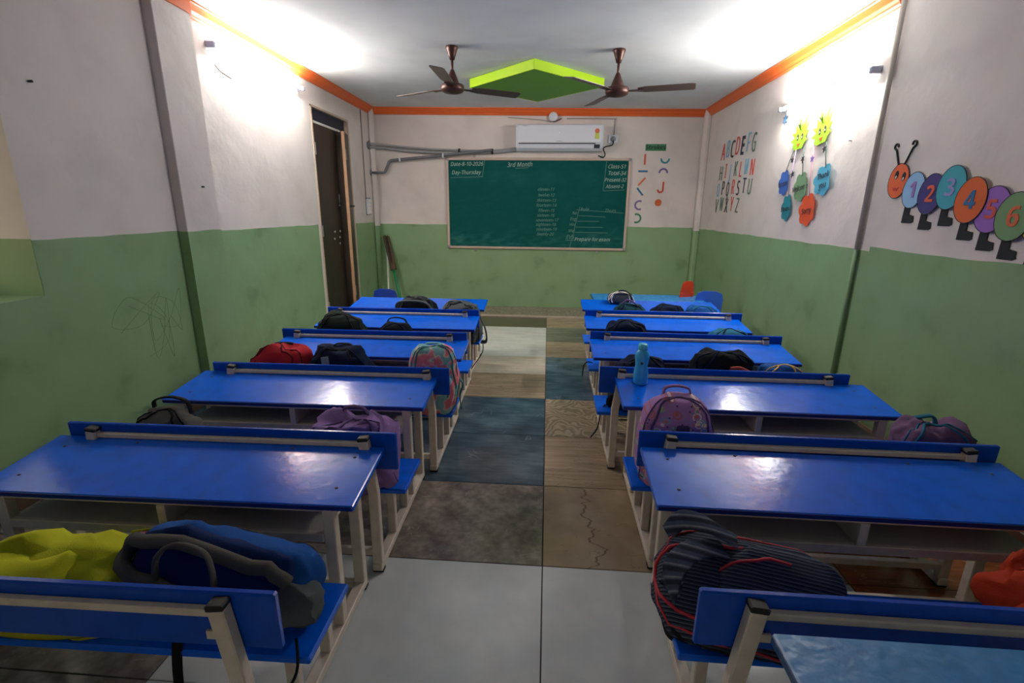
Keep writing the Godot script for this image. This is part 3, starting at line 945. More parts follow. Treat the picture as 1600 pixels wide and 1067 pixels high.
	put("wire", tube(curve([Vector3(-0.02, -0.06, 0.0), Vector3(-0.2, -0.03, -0.02), Vector3(-0.6, 0.0, -0.025)]), 0.005), M.pipe, jb)
	# refrigerant pipes from the left corner
	var zp := ZB + 0.05
	var rp := thing("refrigerant_pipe", "pair of grey insulated pipes running from left corner to air conditioner", "pipe", Vector3(0, 0, 0))
	put("insulation", tube(curve([Vector3(-2.455, 2.24, zp + 0.1), Vector3(-2.3, 2.235, zp + 0.02), Vector3(-1.9, 2.2, zp), Vector3(-1.45, 2.175, zp), Vector3(-0.8, 2.165, zp), Vector3(-0.44, 2.195, zp)]), 0.014, 8), M.pipe, rp)
	put("insulation", tube(curve([Vector3(-2.455, 2.2, zp + 0.1), Vector3(-2.3, 2.195, zp + 0.02), Vector3(-1.9, 2.155, zp), Vector3(-1.45, 2.135, zp), Vector3(-0.8, 2.14, zp), Vector3(-0.44, 2.175, zp)]), 0.016, 8), M.pipe, rp)
	put("wall_sleeve", lathe([Vector2(0, 0), Vector2(0.05, 0), Vector2(0.055, 0.02), Vector2(0.03, 0.03), Vector2(0, 0.03)], 12), M.pipe_dark, rp, turned(Vector3(0, 0, -90), Vector3(XL, 2.22, zp + 0.1)))
	for x in [-1.23, -0.78]:
		put("pipe_tie", tube([Vector3(x - 0.012, 2.155, zp), Vector3(x + 0.012, 2.155, zp)], 0.037, 10), M.rubber, rp)
	settle(rp, Vector3(XL, 2.2, zp))
	var dp := thing("drain_pipe", "grey rigid drain pipe with angled elbow left of the chalkboard", "pipe", Vector3(0, 0, 0))
	put("pipe_run", tube([Vector3(-2.46, 1.87, zp + 0.05), Vector3(-2.3, 1.872, zp + 0.03), Vector3(-2.27, 1.88, zp + 0.03), Vector3(-2.2, 2.02, zp + 0.02), Vector3(-2.17, 2.035, zp + 0.02), Vector3(-1.6, 2.085, zp + 0.03), Vector3(-1.05, 2.14, zp + 0.04), Vector3(-0.78, 2.17, zp + 0.04)], 0.019, 10), M.pipe_dark, dp)
	put("wall_flange", lathe([Vector2(0, 0), Vector2(0.045, 0), Vector2(0.045, 0.015), Vector2(0, 0.02)], 12), M.pipe_dark, dp, turned(Vector3(0, 0, -90), Vector3(XL, 1.87, zp + 0.05)))
	for x in [-2.05, -1.45]:
		put("saddle_clip", box(Vector3(0.02, 0.055, 0.05), 0.004), M.plastic, dp, at(x, 2.045 + (x + 2.05) * 0.09, zp + 0.03))
	settle(dp, Vector3(XL, 1.87, zp))
	# switchboard and its wire on the left wall by the door
	var sb := thing("switchboard", "white switchboard with conduit between the doorway and back corner", "switchboard", Vector3(XL, 1.42, -6.72))
	put("plate", box(Vector3(0.03, 0.21, 0.13), 0.005), M.plastic, sb, at(0.015, 0, 0))
	put("back_box", box(Vector3(0.022, 0.225, 0.15), 0.003), M.screw, sb, at(0.006, 0, -0.01))
	for k in 4:
		put("switch_key", box(Vector3(0.008, 0.03, 0.09), 0.002), M.white, sb, at(0.032, 0.07 - k * 0.046, 0.005))
	put("conduit", tube([Vector3(0.006, 0.11, 0.06), Vector3(0.006, 1.2, 0.06)], 0.006, 6), M.pipe_dark, sb)
	# nails left in the walls
	for n in [[XL, 1.96, -2.36, 1.0, "small nail in the left wall high beside the window"], [XL + 0.065, 1.53, -3.36, 1.0, "small nail in the left wall pillar above the green paint"], [XR, 2.12, -3.9, -1.0, "small white nail in right wall below the tube light"], [XR, 1.88, -3.72, -1.0, "small white nail right of the paper faces"]]:
		var o := put("nail", tube([Vector3(-0.01 * n[3], 0, 0), Vector3(0.018 * n[3], 0, 0)], 0.006, 8), M.screw if n[3] > 0 else M.white, self, at(n[0], n[1], n[2]))
		tag(o, n[4], "nail")

# ---------------------------------------------------------------- things stuck on the walls
func on_right(y: float, z: float, off := 0.002, roll := 0.0) -> Transform3D:
	return Transform3D(Basis(Vector3.UP, -PI / 2) * Basis(Vector3.BACK, deg_to_rad(roll)), Vector3(XR - off, y, z))

func build_wall_art():
	# alphabet
	var inks := {"r": paint(rgb(206, 74, 62), 0.6), "b": paint(rgb(120, 176, 206), 0.6), "k": paint(rgb(34, 36, 46), 0.6), "g": paint(rgb(88, 108, 96), 0.6), "n": paint(rgb(40, 42, 74), 0.6)}
	var says := {"r": "red", "b": "pale blue", "k": "black", "g": "grey-green", "n": "dark navy"}
	var rows := [["ABCDEFG", "rbkrnbg", 2.085, -6.30, 0.148], ["HIJKLMN", "grbgrbr", 1.845, -6.30, 0.154], ["OPQRSTU", "bkkrkng", 1.655, -6.33, 0.159], ["VWXYZ", "ggkrg", 1.472, -6.33, 0.168]]
	var rowname := ["top", "second", "third", "bottom"]
	for r in 4:
		var text: String = rows[r][0]
		for i in text.length():
			var cap := 0.185 if r == 0 else 0.155
			var o := put("letter_" + text[i].to_lower(), lettering(text[i], cap, 0.004, text[i] in "E"), inks[rows[r][1][i]], self)
			var wide := 0.62 if text[i] in "MWGQO" else 0.78
			o.transform = on_right(rows[r][2] + (0.012 if i % 2 else -0.006), rows[r][3] + i * rows[r][4], 0.003, -3.0) * Transform3D(Basis.from_scale(Vector3(wide, 1, 1)), Vector3.ZERO)
			tag(o, "%s capital letter %s in the %s row of wall alphabet" % [says[rows[r][1][i]], text[i], rowname[r]], "letter", "alphabet letters on the right wall")

	# caterpillar
	var cat := thing("caterpillar_cutout", "paper caterpillar with orange face and numbered round segments on right wall", "wall decoration", Vector3(XR, 1.5, -2.75), Vector3(0, -90, 0))
	var line := paint(rgb(40, 34, 40), 0.7)
	var boot := paint(rgb(26, 28, 34), 0.7)
	var segs := [
		# z, y, rx, ry, colour, numeral, numeral colour
		[-3.158, 1.585, 0.083, 0.098, rgb(224, 104, 62), "", rgb(0, 0, 0)],
		[-3.012, 1.528, 0.082, 0.098, rgb(142, 188, 226), "1", rgb(150, 110, 180)],
		[-2.873, 1.503, 0.085, 0.105, rgb(62, 54, 124), "2", rgb(214, 92, 66)],
		[-2.737, 1.530, 0.090, 0.108, rgb(52, 160, 176), "3", rgb(140, 140, 196)],
		[-2.595, 1.466, 0.090, 0.108, rgb(216, 98, 40), "4", rgb(30, 110, 160)],
		[-2.468, 1.422, 0.090, 0.105, rgb(148, 100, 190), "5", rgb(206, 84, 70)],
		[-2.345, 1.392, 0.090, 0.105, rgb(112, 152, 106), "6", rgb(206, 100, 60)],
		[-2.21, 1.38, 0.090, 0.105, rgb(200, 180, 70), "7", rgb(60, 80, 160)],
	]
	for i in segs.size():
		var s: Array = segs[i]
		var x: float = s[0] + 2.75
		var y: float = s[1] - 1.5
		var off: float = 0.004 + 0.004 * ([0, 1, 2, 3, 4, 3, 4, 3][i])
		var seg := put("head" if i == 0 else "segment", slab(ellipse(s[2], s[3], 36), 0.003), paint(s[4], 0.6), cat, turned(Vector3(0, 0, -10), Vector3(x, y, off)))
		put("outline", tube(ring_points(s[2], s[3]), 0.0022, 6, true), line, seg, at(0, 0, 0.002))
		if i > 0:
			put("numeral", lettering(s[5], 0.085, 0.002, true), paint(s[6], 0.6), seg, turned(Vector3(0, 0, 10), Vector3(0, 0, 0.0045)))
			var leg := PackedVector2Array([Vector2(-0.022, 0.03), Vector2(0.022, 0.03), Vector2(0.024, -0.022), Vector2(0.062, -0.03), Vector2(0.066, -0.062), Vector2(0.05, -0.07), Vector2(-0.026, -0.07)])
			put("boot", slab(leg, 0.003), boot, cat, at(x - 0.025, y - s[3] - 0.012, 0.002))
		else:
			for e in [-1.0, 1.0]:
				var eye := put("eye", slab(ellipse(0.014, 0.024, 20), 0.002), boot, seg, at(e * 0.032 + 0.006, 0.03, 0.003))
				put("eye_glint", slab(ellipse(0.006, 0.009, 12), 0.001), M.white, eye, at(0.002, -0.012, 0.002))
				var a := []
				for k in 14:
					var t := k / 13.0
					if t < 0.6:
						a.append(Vector3(e * (0.025 + t * 0.08), 0.09 + t * 0.16, 0))
					else:
						var q := (t - 0.6) / 0.4 * TAU * 0.8
						a.append(Vector3(e * (0.073 + 0.016 * sin(q)), 0.186 + 0.016 * (1.0 - cos(q)) - 0.006, 0))
				put("antenna", tube(curve(a, 2), 0.005, 6), boot, cat, at(x, y, 0.006))
			put("mouth", slab(PackedVector2Array([Vector2(-0.026, 0.008), Vector2(-0.012, 0.004), Vector2(0, 0.007), Vector2(0.012, 0.004), Vector2(0.026, 0.008), Vector2(0.012, -0.012), Vector2(-0.012, -0.012)]), 0.002), paint(rgb(188, 62, 56), 0.6), seg, turned(Vector3(0, 0, 8), Vector3(0.0, -0.045, 0.003)))

	# the two paper faces with strings, stars and word clouds
	paper_mobile([1.985, -4.44], 0.0, [
		# string: cloud y, z, rx, ry, colour, text, string start dz, star [y, dz, colour], string colour
		[1.647, -4.60, 0.098, 0.10, rgb(58, 104, 190), "Excuse", -0.06, [1.827, -0.065], 0],
		[1.437, -4.485, 0.092, 0.105, rgb(28, 134, 150), "Please", -0.03, [1.710, -0.02], 1],
		[1.600, -4.295, 0.112, 0.108, rgb(108, 146, 112), "Welcome", 0.1, [1.814, 0.115], 0],
	], "lime paper face with three word clouds, left of the two on right wall")
	paper_mobile([1.985, -4.10], 12.0, [
		[1.421, -4.135, 0.125, 0.118, rgb(216, 84, 48), "Sorry", -0.09, [1.805, -0.075], 2],
		[1.637, -3.965, 0.135, 0.105, rgb(76, 164, 196), "Thank you", 0.09, [1.859, 0.08], 0],
	], "lime paper face with two word clouds, right of the pair under the tube light")
	var bs := put("paper_star", slab(star(0.05, 0.45, 6), 0.003), paint(rgb(84, 126, 166), 0.6), self, on_right(2.185, -4.775, 0.004))
	tag(bs, "small blue paper star stuck below the left end of right tube light", "paper star")

	# strokes chart on the back wall
	var sign := thing("strokes_sign", "green paper sign reading Strokes above the stroke shapes", "sign", Vector3(1.40, 2.215, ZB))
	put("card", box(Vector3(0.27, 0.085, 0.004), 0.001), paint(rgb(52, 128, 88), 0.6), sign, at(0, 0, 0.002))
	put("lettering", lettering("Strokes", 0.052, 0.003, true), paint(rgb(14, 40, 32), 0.6), sign, turned(Vector3(0, 0, 0), Vector3(0, 0, 0.0045)))
	var red := paint(rgb(206, 84, 62), 0.6)
	var blu := paint(rgb(36, 112, 160), 0.6)
	var vio := paint(rgb(126, 108, 172), 0.6)
	var tea := paint(rgb(58, 150, 154), 0.6)
	var grn := paint(rgb(56, 134, 94), 0.6)
	var or_ := paint(rgb(214, 108, 62), 0.6)
	var g := "paper stroke shapes on the back wall"
	stroke([Vector2(0, 0.065), Vector2(0, -0.065)], 1.27, 2.065, red, "red upright bar shape under the green sign", g)
	stroke([Vector2(-0.06, 0), Vector2(0.06, 0)], 1.255, 1.915, blu, "blue flat bar shape below the red upright bar", g)
	stroke([Vector2(-0.042, -0.048), Vector2(0.042, 0.048)], 1.25, 1.782, or_, "orange slanting bar shape rising to the right", g)
	stroke([Vector2(-0.04, 0.046), Vector2(0.04, -0.046)], 1.235, 1.652, blu, "blue slanting bar shape falling to the right", g)
	stroke(arc(0.056, 65, 295), 1.24, 1.475, vio, "violet letter C shaped curve on the back wall", g)
	stroke(arc(0.056, -115, 115), 1.215, 1.30, grn, "green reversed C shaped curve, lowest stroke", g)
	stroke(arc(0.052, 180, 360), 1.535, 2.075, tea, "teal cup shaped curve on right side under sign", g)
	stroke(arc(0.052, 0, 180), 1.525, 1.895, vio, "violet arch shaped curve below the teal cup", g)
	var j := arc(0.035, 180, 360)
	for i in j.size():
		j[i] = j[i] + Vector2(0.0, -0.03)
	j.append(Vector2(0.035, 0.07))
	stroke(j, 1.505, 1.71, red, "red hook shaped like a letter J", g)
	var disc := put("stroke_disc", slab(ellipse(0.047, 0.047, 28), 0.005), or_, self, at(1.492, 1.51, ZB))
	tag(disc, "orange ringed disc below the red hook", "paper shape", g)
	put("ring_line", tube(ring_points(0.024, 0.024), 0.004, 6, true), red, disc, at(0, 0, 0.005))

func ring_points(rx: float, ry: float, n := 30) -> Array:
	var a := []
	for k in n:
		a.append(Vector3(cos(TAU * k / n) * rx, sin(TAU * k / n) * ry, 0))
	return a

func arc(r: float, a0: float, a1: float) -> Array:
	var p := []
	for k in 13:
		var a := deg_to_rad(lerpf(a0, a1, k / 12.0))
		p.append(Vector2(cos(a), sin(a)) * r)
	return p

func stroke(path: Array, x: float, y: float, m: Material, label: String, group: String):
	var pts := []
	for q in path:
		pts.append(Vector3(q.x, q.y, 0))
	var o := put("stroke_shape", tube(pts, 0.003, 8, false, 0.011, Vector3.BACK.cross(Vector3.UP) if false else Vector3.ZERO), m, self, at(x, y, ZB + 0.003))
	# flat ribbons: rebuilt as a band lying on the wall
	var st := begin()
	for i in pts.size() - 1:
		var a: Vector3 = pts[i]
		var b: Vector3 = pts[i + 1]
		var d := (b - a).normalized()
		var ext := d * 0.002
		add_bar(st, a - ext, b + ext, 0.023, 0.005, 0.0008, Vector3(d.y, -d.x, 0))
	o.mesh = finish(st)
	tag(o, label, "paper shape", group)

func paper_mobile(c: Array, roll: float, strings: Array, label: String):
	var t := thing("paper_mobile", label, "wall decoration", Vector3(XR, c[0], c[1]), Vector3(0, -90, 0), "lime paper faces with hanging word clouds")
	var lime := paint(rgb(156, 204, 44), 0.6)
	var ink := paint(rgb(42, 40, 44), 0.7)
	# face with a ragged, spiky rim and tall blades of paper for hair
	var poly := PackedVector2Array([Vector2(-0.06, -0.085), Vector2(0.06, -0.08), Vector2(0.085, -0.045), Vector2(0.12, -0.02), Vector2(0.09, 0.0), Vector2(0.135, 0.045), Vector2(0.085, 0.04), Vector2(0.125, 0.125), Vector2(0.07, 0.075), Vector2(0.09, 0.19), Vector2(0.035, 0.09), Vector2(0.03, 0.15), Vector2(0.0, 0.085), Vector2(-0.025, 0.16), Vector2(-0.035, 0.08), Vector2(-0.085, 0.12), Vector2(-0.075, 0.05), Vector2(-0.14, 0.055), Vector2(-0.085, 0.012), Vector2(-0.15, -0.012), Vector2(-0.085, -0.03), Vector2(-0.1, -0.06)])
	var face := put("face", slab(poly, 0.003), lime, t, turned(Vector3(0, 0, roll * 0.5), Vector3(0, 0, 0.012)))
	for k in 4:
		var a := -0.5 + k * 0.33
		put("paper_blade", tube(curve([Vector3(0, 0.07, 0.004), Vector3(sin(a) * 0.06, 0.12, 0.02), Vector3(sin(a) * 0.16, 0.14 + 0.08 * cos(a), 0.035)]), 0.0012, 6, false, 0.008, Vector3(1, 0, 0), 0.25), lime, face)
	for e in [-1.0, 1.0]:
		var eye := put("eye", slab(ellipse(0.013, 0.024, 18), 0.002), ink, face, at(e * 0.036 + 0.008, 0.012, 0.003))
		put("eye_glint", slab(ellipse(0.006, 0.008, 12), 0.001), M.white, eye, at(0.0, -0.006, 0.002))
	put("mouth", slab(PackedVector2Array([Vector2(-0.026, 0.01), Vector2(-0.01, 0.006), Vector2(0.0, 0.01), Vector2(0.012, 0.006), Vector2(0.026, 0.012), Vector2(0.004, -0.018)]), 0.002), paint(rgb(214, 92, 50), 0.6), face, at(-0.004, -0.045, 0.003))
	var n := 0
	for s in strings:
		var cy: float = s[0] - c[0]
		var cz: float = s[1] - c[1]
		var x0: float = s[6]
		var sc: Color = [rgb(40, 74, 66), rgb(176, 150, 196), rgb(206, 140, 170)][s[8]]
		var topy: float = cy + s[3] * 0.8
		put("string", tube([Vector3(x0, -0.075, 0.012), Vector3(lerpf(x0, cz, 0.5), lerpf(-0.075, topy, 0.5), 0.016), Vector3(cz, topy, 0.012)], 0.0035, 6), paint(sc, 0.7), t)
		put("star", slab(star(0.03, 0.42, 5, 0.3 * n), 0.004), paint(rgb(130, 100, 180), 0.6) if s[8] == 2 else ink, t, at(s[7][1], s[7][0] - c[0], 0.015))
		var cl := put("word_cloud", cloud_mesh(s[2], s[3], 0.35 if s[5] == "Thank you" else 0.12), paint(s[4], 0.6), t, turned(Vector3(0, 0, 8), Vector3(cz, cy, 0.008)))
		var words: PackedStringArray = s[5].split(" ")
		for k in words.size():
			put("word", lettering(words[k], 0.042, 0.002, false), ink, cl, at(-0.01, 0.015 - k * 0.07 + (0.02 if words.size() > 1 else -0.02), 0.0065))
		n += 1

# a scalloped paper cloud whose right side curls away from the wall
func cloud_mesh(rx: float, ry: float, curl: float) -> ArrayMesh:
	var st := begin(false)
	var outl := ellipse(rx, ry, 56, 7, 0.22, 0.6)
	var rings := 6
	for side in [0.0, 0.002]:
		for i in outl.size():
			var a := outl[i]
			var b := outl[(i + 1) % outl.size()]
			for r in rings:
				var q := []
				for f in [[a, r], [b, r], [b, r + 1], [a, r + 1]]:
					var p: Vector2 = f[0] * (float(f[1]) / rings)
					var u := maxf(0.0, p.x / rx - 0.35)
					q.append(Vector3(p.x, p.y, side + 0.003 + curl * 0.22 * u * u))
				if r == 0:
					tri(st, q[0], q[2], q[3], Vector3.BACK if side > 0 else Vector3.FORWARD)
				else:
					quad(st, q[0], q[1], q[2], q[3], Vector3.BACK if side > 0 else Vector3.FORWARD)
	return finish(st)

# ---------------------------------------------------------------- chalkboard
func build_blackboard():
	var cx := -0.168
	var cy := 1.467
	var w := 2.515
	var h := 1.225
	var t := thing("chalkboard", "long green chalkboard with chalk writing and pale metal frame on back wall", "chalkboard", Vector3(cx, cy, ZB))
	var face := paint(Color(1, 1, 1), 0.8, 0.25)
	var im := Image.create(768, 384, false, Image.FORMAT_RGB8)
	var n := FastNoiseLite.new()
	n.seed = 91
	n.frequency = 1.0
	n.fractal_octaves = 5
	for y in 384:
		for x in 768:
			var u := x / 384.0
			var v := y / 384.0
			# wiped chalk dust: streaky, thicker near the foot of the board
			var dust := 0.5 + 0.6 * n.get_noise_2d(u * 3.0, v * 3.0)
			var streak := 0.5 + 0.7 * n.get_noise_2d(u * 6.0 + v * 4.0, v * 14.0 + 30.0)
			var foot := smoothstep(0.72, 0.97, v)
			var k := 0.10 * dust * streak + foot * 0.34 * maxf(0.0, streak * dust * 1.4 - 0.1)
			k += 0.10 * smoothstep(0.10, 0.16, v) * (1.0 - smoothstep(0.2, 0.34, v)) * dust
			im.set_pixel(x, y, rgb(10, 84, 80).lerp(rgb(150, 176, 172), clampf(k, 0, 1)))
	face.albedo_texture = ImageTexture.create_from_image(im)
	var bm := QuadMesh.new()
	bm.size = Vector2(w - 0.06, h - 0.06)
	var back := put("backing", box(Vector3(w - 0.05, h - 0.05, 0.016)), M.green, t, at(0, 0, 0.009))
	var st := begin()
	var hw := (w - 0.06) / 2
	var hh := (h - 0.06) / 2
	st.set_uv(Vector2(0, 0)); st.add_vertex(Vector3(-hw, hh, 0))
	st.set_uv(Vector2(1, 0)); st.add_vertex(Vector3(hw, hh, 0))
	st.set_uv(Vector2(1, 1)); st.add_vertex(Vector3(hw, -hh, 0))
	st.set_uv(Vector2(0, 0)); st.add_vertex(Vector3(-hw, hh, 0))
	st.set_uv(Vector2(1, 1)); st.add_vertex(Vector3(hw, -hh, 0))
	st.set_uv(Vector2(0, 1)); st.add_vertex(Vector3(-hw, -hh, 0))
	put("writing_surface", finish(st), face, t, at(0, 0, 0.0185))
	back.name = "backing"
	var al := paint(rgb(196, 178, 164), 0.4)
	for s in [-1.0, 1.0]:
		put("frame_rail", box(Vector3(w, 0.034, 0.028), 0.006), al, t, at(0, s * (h / 2 - 0.017), 0.014))
		put("frame_stile", box(Vector3(0.034, h - 0.06, 0.028), 0.006), al, t, at(s * (w / 2 - 0.017), 0, 0.014))
		for k in [-1.0, 1.0]:
			put("corner_cap", box(Vector3(0.05, 0.05, 0.032), 0.012), M.pipe, t, at(s * (w / 2 - 0.023), k * (h / 2 - 0.023), 0.016))
			put("hanging_clip", box(Vector3(0.03, 0.05, 0.012), 0.003), M.metal, t, at(s * 0.86, k * (h / 2 + 0.012), 0.006))
	var chalk := paint(rgb(176, 200, 192), 0.9, 0.1)
	var faint := paint(rgb(116, 156, 148), 0.9, 0.1)
	# writing: text, x, y (from the board's centre), letter height, chalk, tilt
	var lines := [
		["Date-8-10-2026", -0.965, 0.53, 0.05, 0, 1], ["Day-Thursday", -0.975, 0.42, 0.05, 0, 1],
		["3rd Month", -0.235, 0.525, 0.055, 0, 2],
		["Class-S1", 1.075, 0.505, 0.05, 0, 0], ["Total-34", 1.08, 0.42, 0.05, 0, 0], ["Present-32", 1.065, 0.335, 0.046, 0, 0], ["Absent-2", 1.06, 0.25, 0.046, 0, 1],
		["eleven-11", 0.13, 0.205, 0.04, 1, 0], ["twelve-12", 0.135, 0.13, 0.04, 1, 0], ["thirteen-13", 0.14, 0.06, 0.04, 1, 0], ["fourteen-14", 0.14, -0.005, 0.04, 1, 0], ["fifteen-15", 0.14, -0.075, 0.04, 1, 0],
		["sixteen-16", 0.135, -0.14, 0.04, 1, 0], ["seventeen-17", 0.155, -0.205, 0.04, 1, 1], ["eighteen-18", 0.14, -0.265, 0.04, 1, 0], ["nineteen-19", 0.15, -0.33, 0.04, 1, 1], ["twenty-20", 0.135, -0.395, 0.04, 1, 0],
		["Rule", 0.67, -0.055, 0.045, 1, 0], ["Thurs", 1.02, -0.07, 0.045, 1, 0],
		["No", 0.535, -0.105, 0.04, 1, 0], ["Eng", 0.515, -0.185, 0.04, 1, 0], ["Hin", 0.505, -0.26, 0.04, 1, 0], ["Mat", 0.5, -0.345, 0.04, 1, 0], ["EVS", 0.485, -0.43, 0.055, 1, 0],
		["Prepare for exam", 0.795, -0.46, 0.048, 0, 0],
	]
	for l in lines:
		put("chalk_writing", lettering(l[0], l[3], 0.001), chalk if l[4] == 0 else faint, t, Transform3D(Basis(Vector3.BACK, deg_to_rad(l[5])) * Basis(Vector3(0.94, 0, 0), Vector3(0.22, 1, 0), Vector3.BACK), Vector3(l[1], l[2], 0.0195)))
	var rules := [
		[-0.72, 0.575, -0.755, 0.36], [-1.2, 0.35, -0.755, 0.365], [-0.3, 0.475, -0.12, 0.485], [0.93, 0.57, 0.905, 0.19], [0.905, 0.19, 1.19, 0.205],
		[0.55, -0.06, 1.2, -0.1], [0.6, -0.02, 0.48, -0.585], [0.59, -0.14, 0.96, -0.155], [0.57, -0.215, 0.87, -0.215], [0.55, -0.295, 0.93, -0.295], [0.54, -0.365, 1.0, -0.37], [0.42, -0.475, 0.56, -0.475],
	]
	for r in rules:
		st = begin()
		add_bar(st, Vector3(r[0], r[1], 0), Vector3(r[2], r[3], 0), 0.005, 0.001, 0.0, Vector3(0.3, 0.8, 0))
		put("chalk_line", finish(st), faint, t, at(0, 0, 0.0195))

# ---------------------------------------------------------------- bags
# soft body: local y up, front towards +z; exponents make it boxy below and arched above
func soft_point(lat: float, lon: float, d: Vector3, low: float, boxy: float, round_top: float) -> Vector3:
	var s := sin(lat)
	var c := cos(lat)
	var e := round_top if s > 0 else boxy
	var y: float
	if s > 0:
		y = low + (1.0 - low) * pow(s, e)
	else:
		y = low - low * pow(-s, e)
	var r := pow(maxf(c, 0.0), e)
	var cl := cos(lon)
	var sl := sin(lon)
	return Vector3(signf(cl) * pow(absf(cl), 0.55) * r * d.x * 0.5, y * d.y, signf(sl) * pow(absf(sl), 0.6) * r * d.z * 0.5)

func crumple(p: Vector3, seed_: float, amp: float) -> Vector3:
	var q := p * 7.0 + Vector3(seed_ * 3.1, seed_ * 1.7, seed_)
	var v := Vector3(wrinkle.get_noise_3d(q.x, q.y, q.z), wrinkle.get_noise_3d(q.x + 31.0, q.y, q.z), wrinkle.get_noise_3d(q.x, q.y + 17.0, q.z))
	return p + v * amp

func soft_body(d: Vector3, seed_: float, amp: float, low := 0.4, boxy := 0.4, round_top := 0.75, shift := Vector3.ZERO) -> ArrayMesh:
	var st := SurfaceTool.new()
	st.begin(Mesh.PRIMITIVE_TRIANGLES)
	var nu := 40
	var nv := 26
	for j in nv + 1:
		for i in nu + 1:
			var lat := lerpf(-PI / 2, PI / 2, float(j) / nv)
			var lon := TAU * float(i % nu) / nu
			var p := crumple(soft_point(lat, lon, d, low, boxy, round_top) + shift, seed_, amp)
			st.set_uv(Vector2(p.x, -p.y) / 0.3)
			st.add_vertex(p)
	for j in nv:
		for i in nu:
			var a := j * (nu + 1) + i
			var b := a + 1
			var c := a + nu + 1
			var e := c + 1
			for k in [a, c, b, b, c, e]:
				st.add_index(k)
	st.generate_normals()
	return st.commit()

func edge_path(d: Vector3, seed_: float, amp: float, lon_deg: float, low: float, boxy: float, round_top: float, shift := Vector3.ZERO, from := -40.0) -> Array:
	var pts := []
	for side in 2:
		for k in 13:
			var f := float(k) / 12.0
			var lat := deg_to_rad(lerpf(from, 88.0, f) if side == 0 else lerpf(88.0, from, f))
			var lon := deg_to_rad(180.0 - lon_deg if side == 0 else lon_deg)
			pts.append(crumple(soft_point(lat, lon, d, low, boxy, round_top) + shift, seed_, amp) * 1.004)
	return pts

# o: body, pocket, piping, handle, straps, label, amp, top ...
func bag(called: String, label: String, d: Vector3, pos: Vector3, rot: Vector3, o: Dictionary) -> Node3D:
	var t := thing(called, label, o.get("category", "backpack"), pos, Vector3.ZERO, "school bags on the benches")
	t.rotation_degrees = rot
	var sd: float = o.get("seed", 1.0)
	var amp: float = o.get("amp", 0.02)
	var low: float = o.get("low", 0.4)
	var boxy: float = o.get("boxy", 0.4)
	var rt: float = o.get("top", 0.75)
	put("body", soft_body(d, sd, amp, low, boxy, rt), o.body, t)
	var trim: Material = o.get("piping", M.black_web)
	put("zip", tube(edge_path(d, sd, amp, o.get("zip_at", 58.0), low, boxy, rt), 0.005, 6), trim, t)
	put("piping", tube(edge_path(d, sd, amp, 25.0, low, boxy, rt), 0.0035, 6), trim, t)
	if o.has("pocket"):
		var pd := Vector3(d.x * 0.8, d.y * o.get("pocket_h", 0.62), d.z * 0.5)
		var sh := Vector3(0, 0.01, d.z * 0.36)
		var pk := put("front_pocket", soft_body(pd, sd, amp, 0.45, 0.4, 0.6, sh), o.pocket, t)
		put("pocket_zip", tube(edge_path(pd, sd, amp, 62.0, 0.45, 0.4, 0.6, sh, 0.0), 0.0045, 6), trim, pk)
	if o.get("handle", true):
		var hm: Material = o.get("handle_mat", trim)
		var w: float = o.get("handle_w", 0.05)
		var hh: float = o.get("handle_h", 0.045)
		var y := d.y * 0.965
		var zb := -d.z * 0.2
		put("handle", tube(curve([crumple(Vector3(-w, y - 0.01, zb), sd, amp), Vector3(-w * 0.8, y + hh * 0.7, zb - 0.005), Vector3(0, y + hh, zb - 0.008), Vector3(w * 0.8, y + hh * 0.7, zb - 0.005), crumple(Vector3(w, y - 0.01, zb), sd, amp)]), 0.004, 8, false, 0.011, Vector3(0, 0, 1)), hm, t)
	if o.get("straps", false):
		for s in [-1.0, 1.0]:
			var x: float = s * d.x * 0.22
			put("shoulder_strap", tube(curve([Vector3(x * 0.7, d.y * 0.94, -d.z * 0.3), Vector3(x, d.y * 0.84, -d.z * 0.58), Vector3(x * 1.1, d.y * 0.5, -d.z * 0.62), Vector3(x * 1.3, d.y * 0.2, -d.z * 0.55), Vector3(x * 1.7, d.y * 0.08, -d.z * 0.4)]), 0.007, 8, false, 0.024, Vector3(1, 0, 0)), o.get("strap_mat", trim), t)
	return t

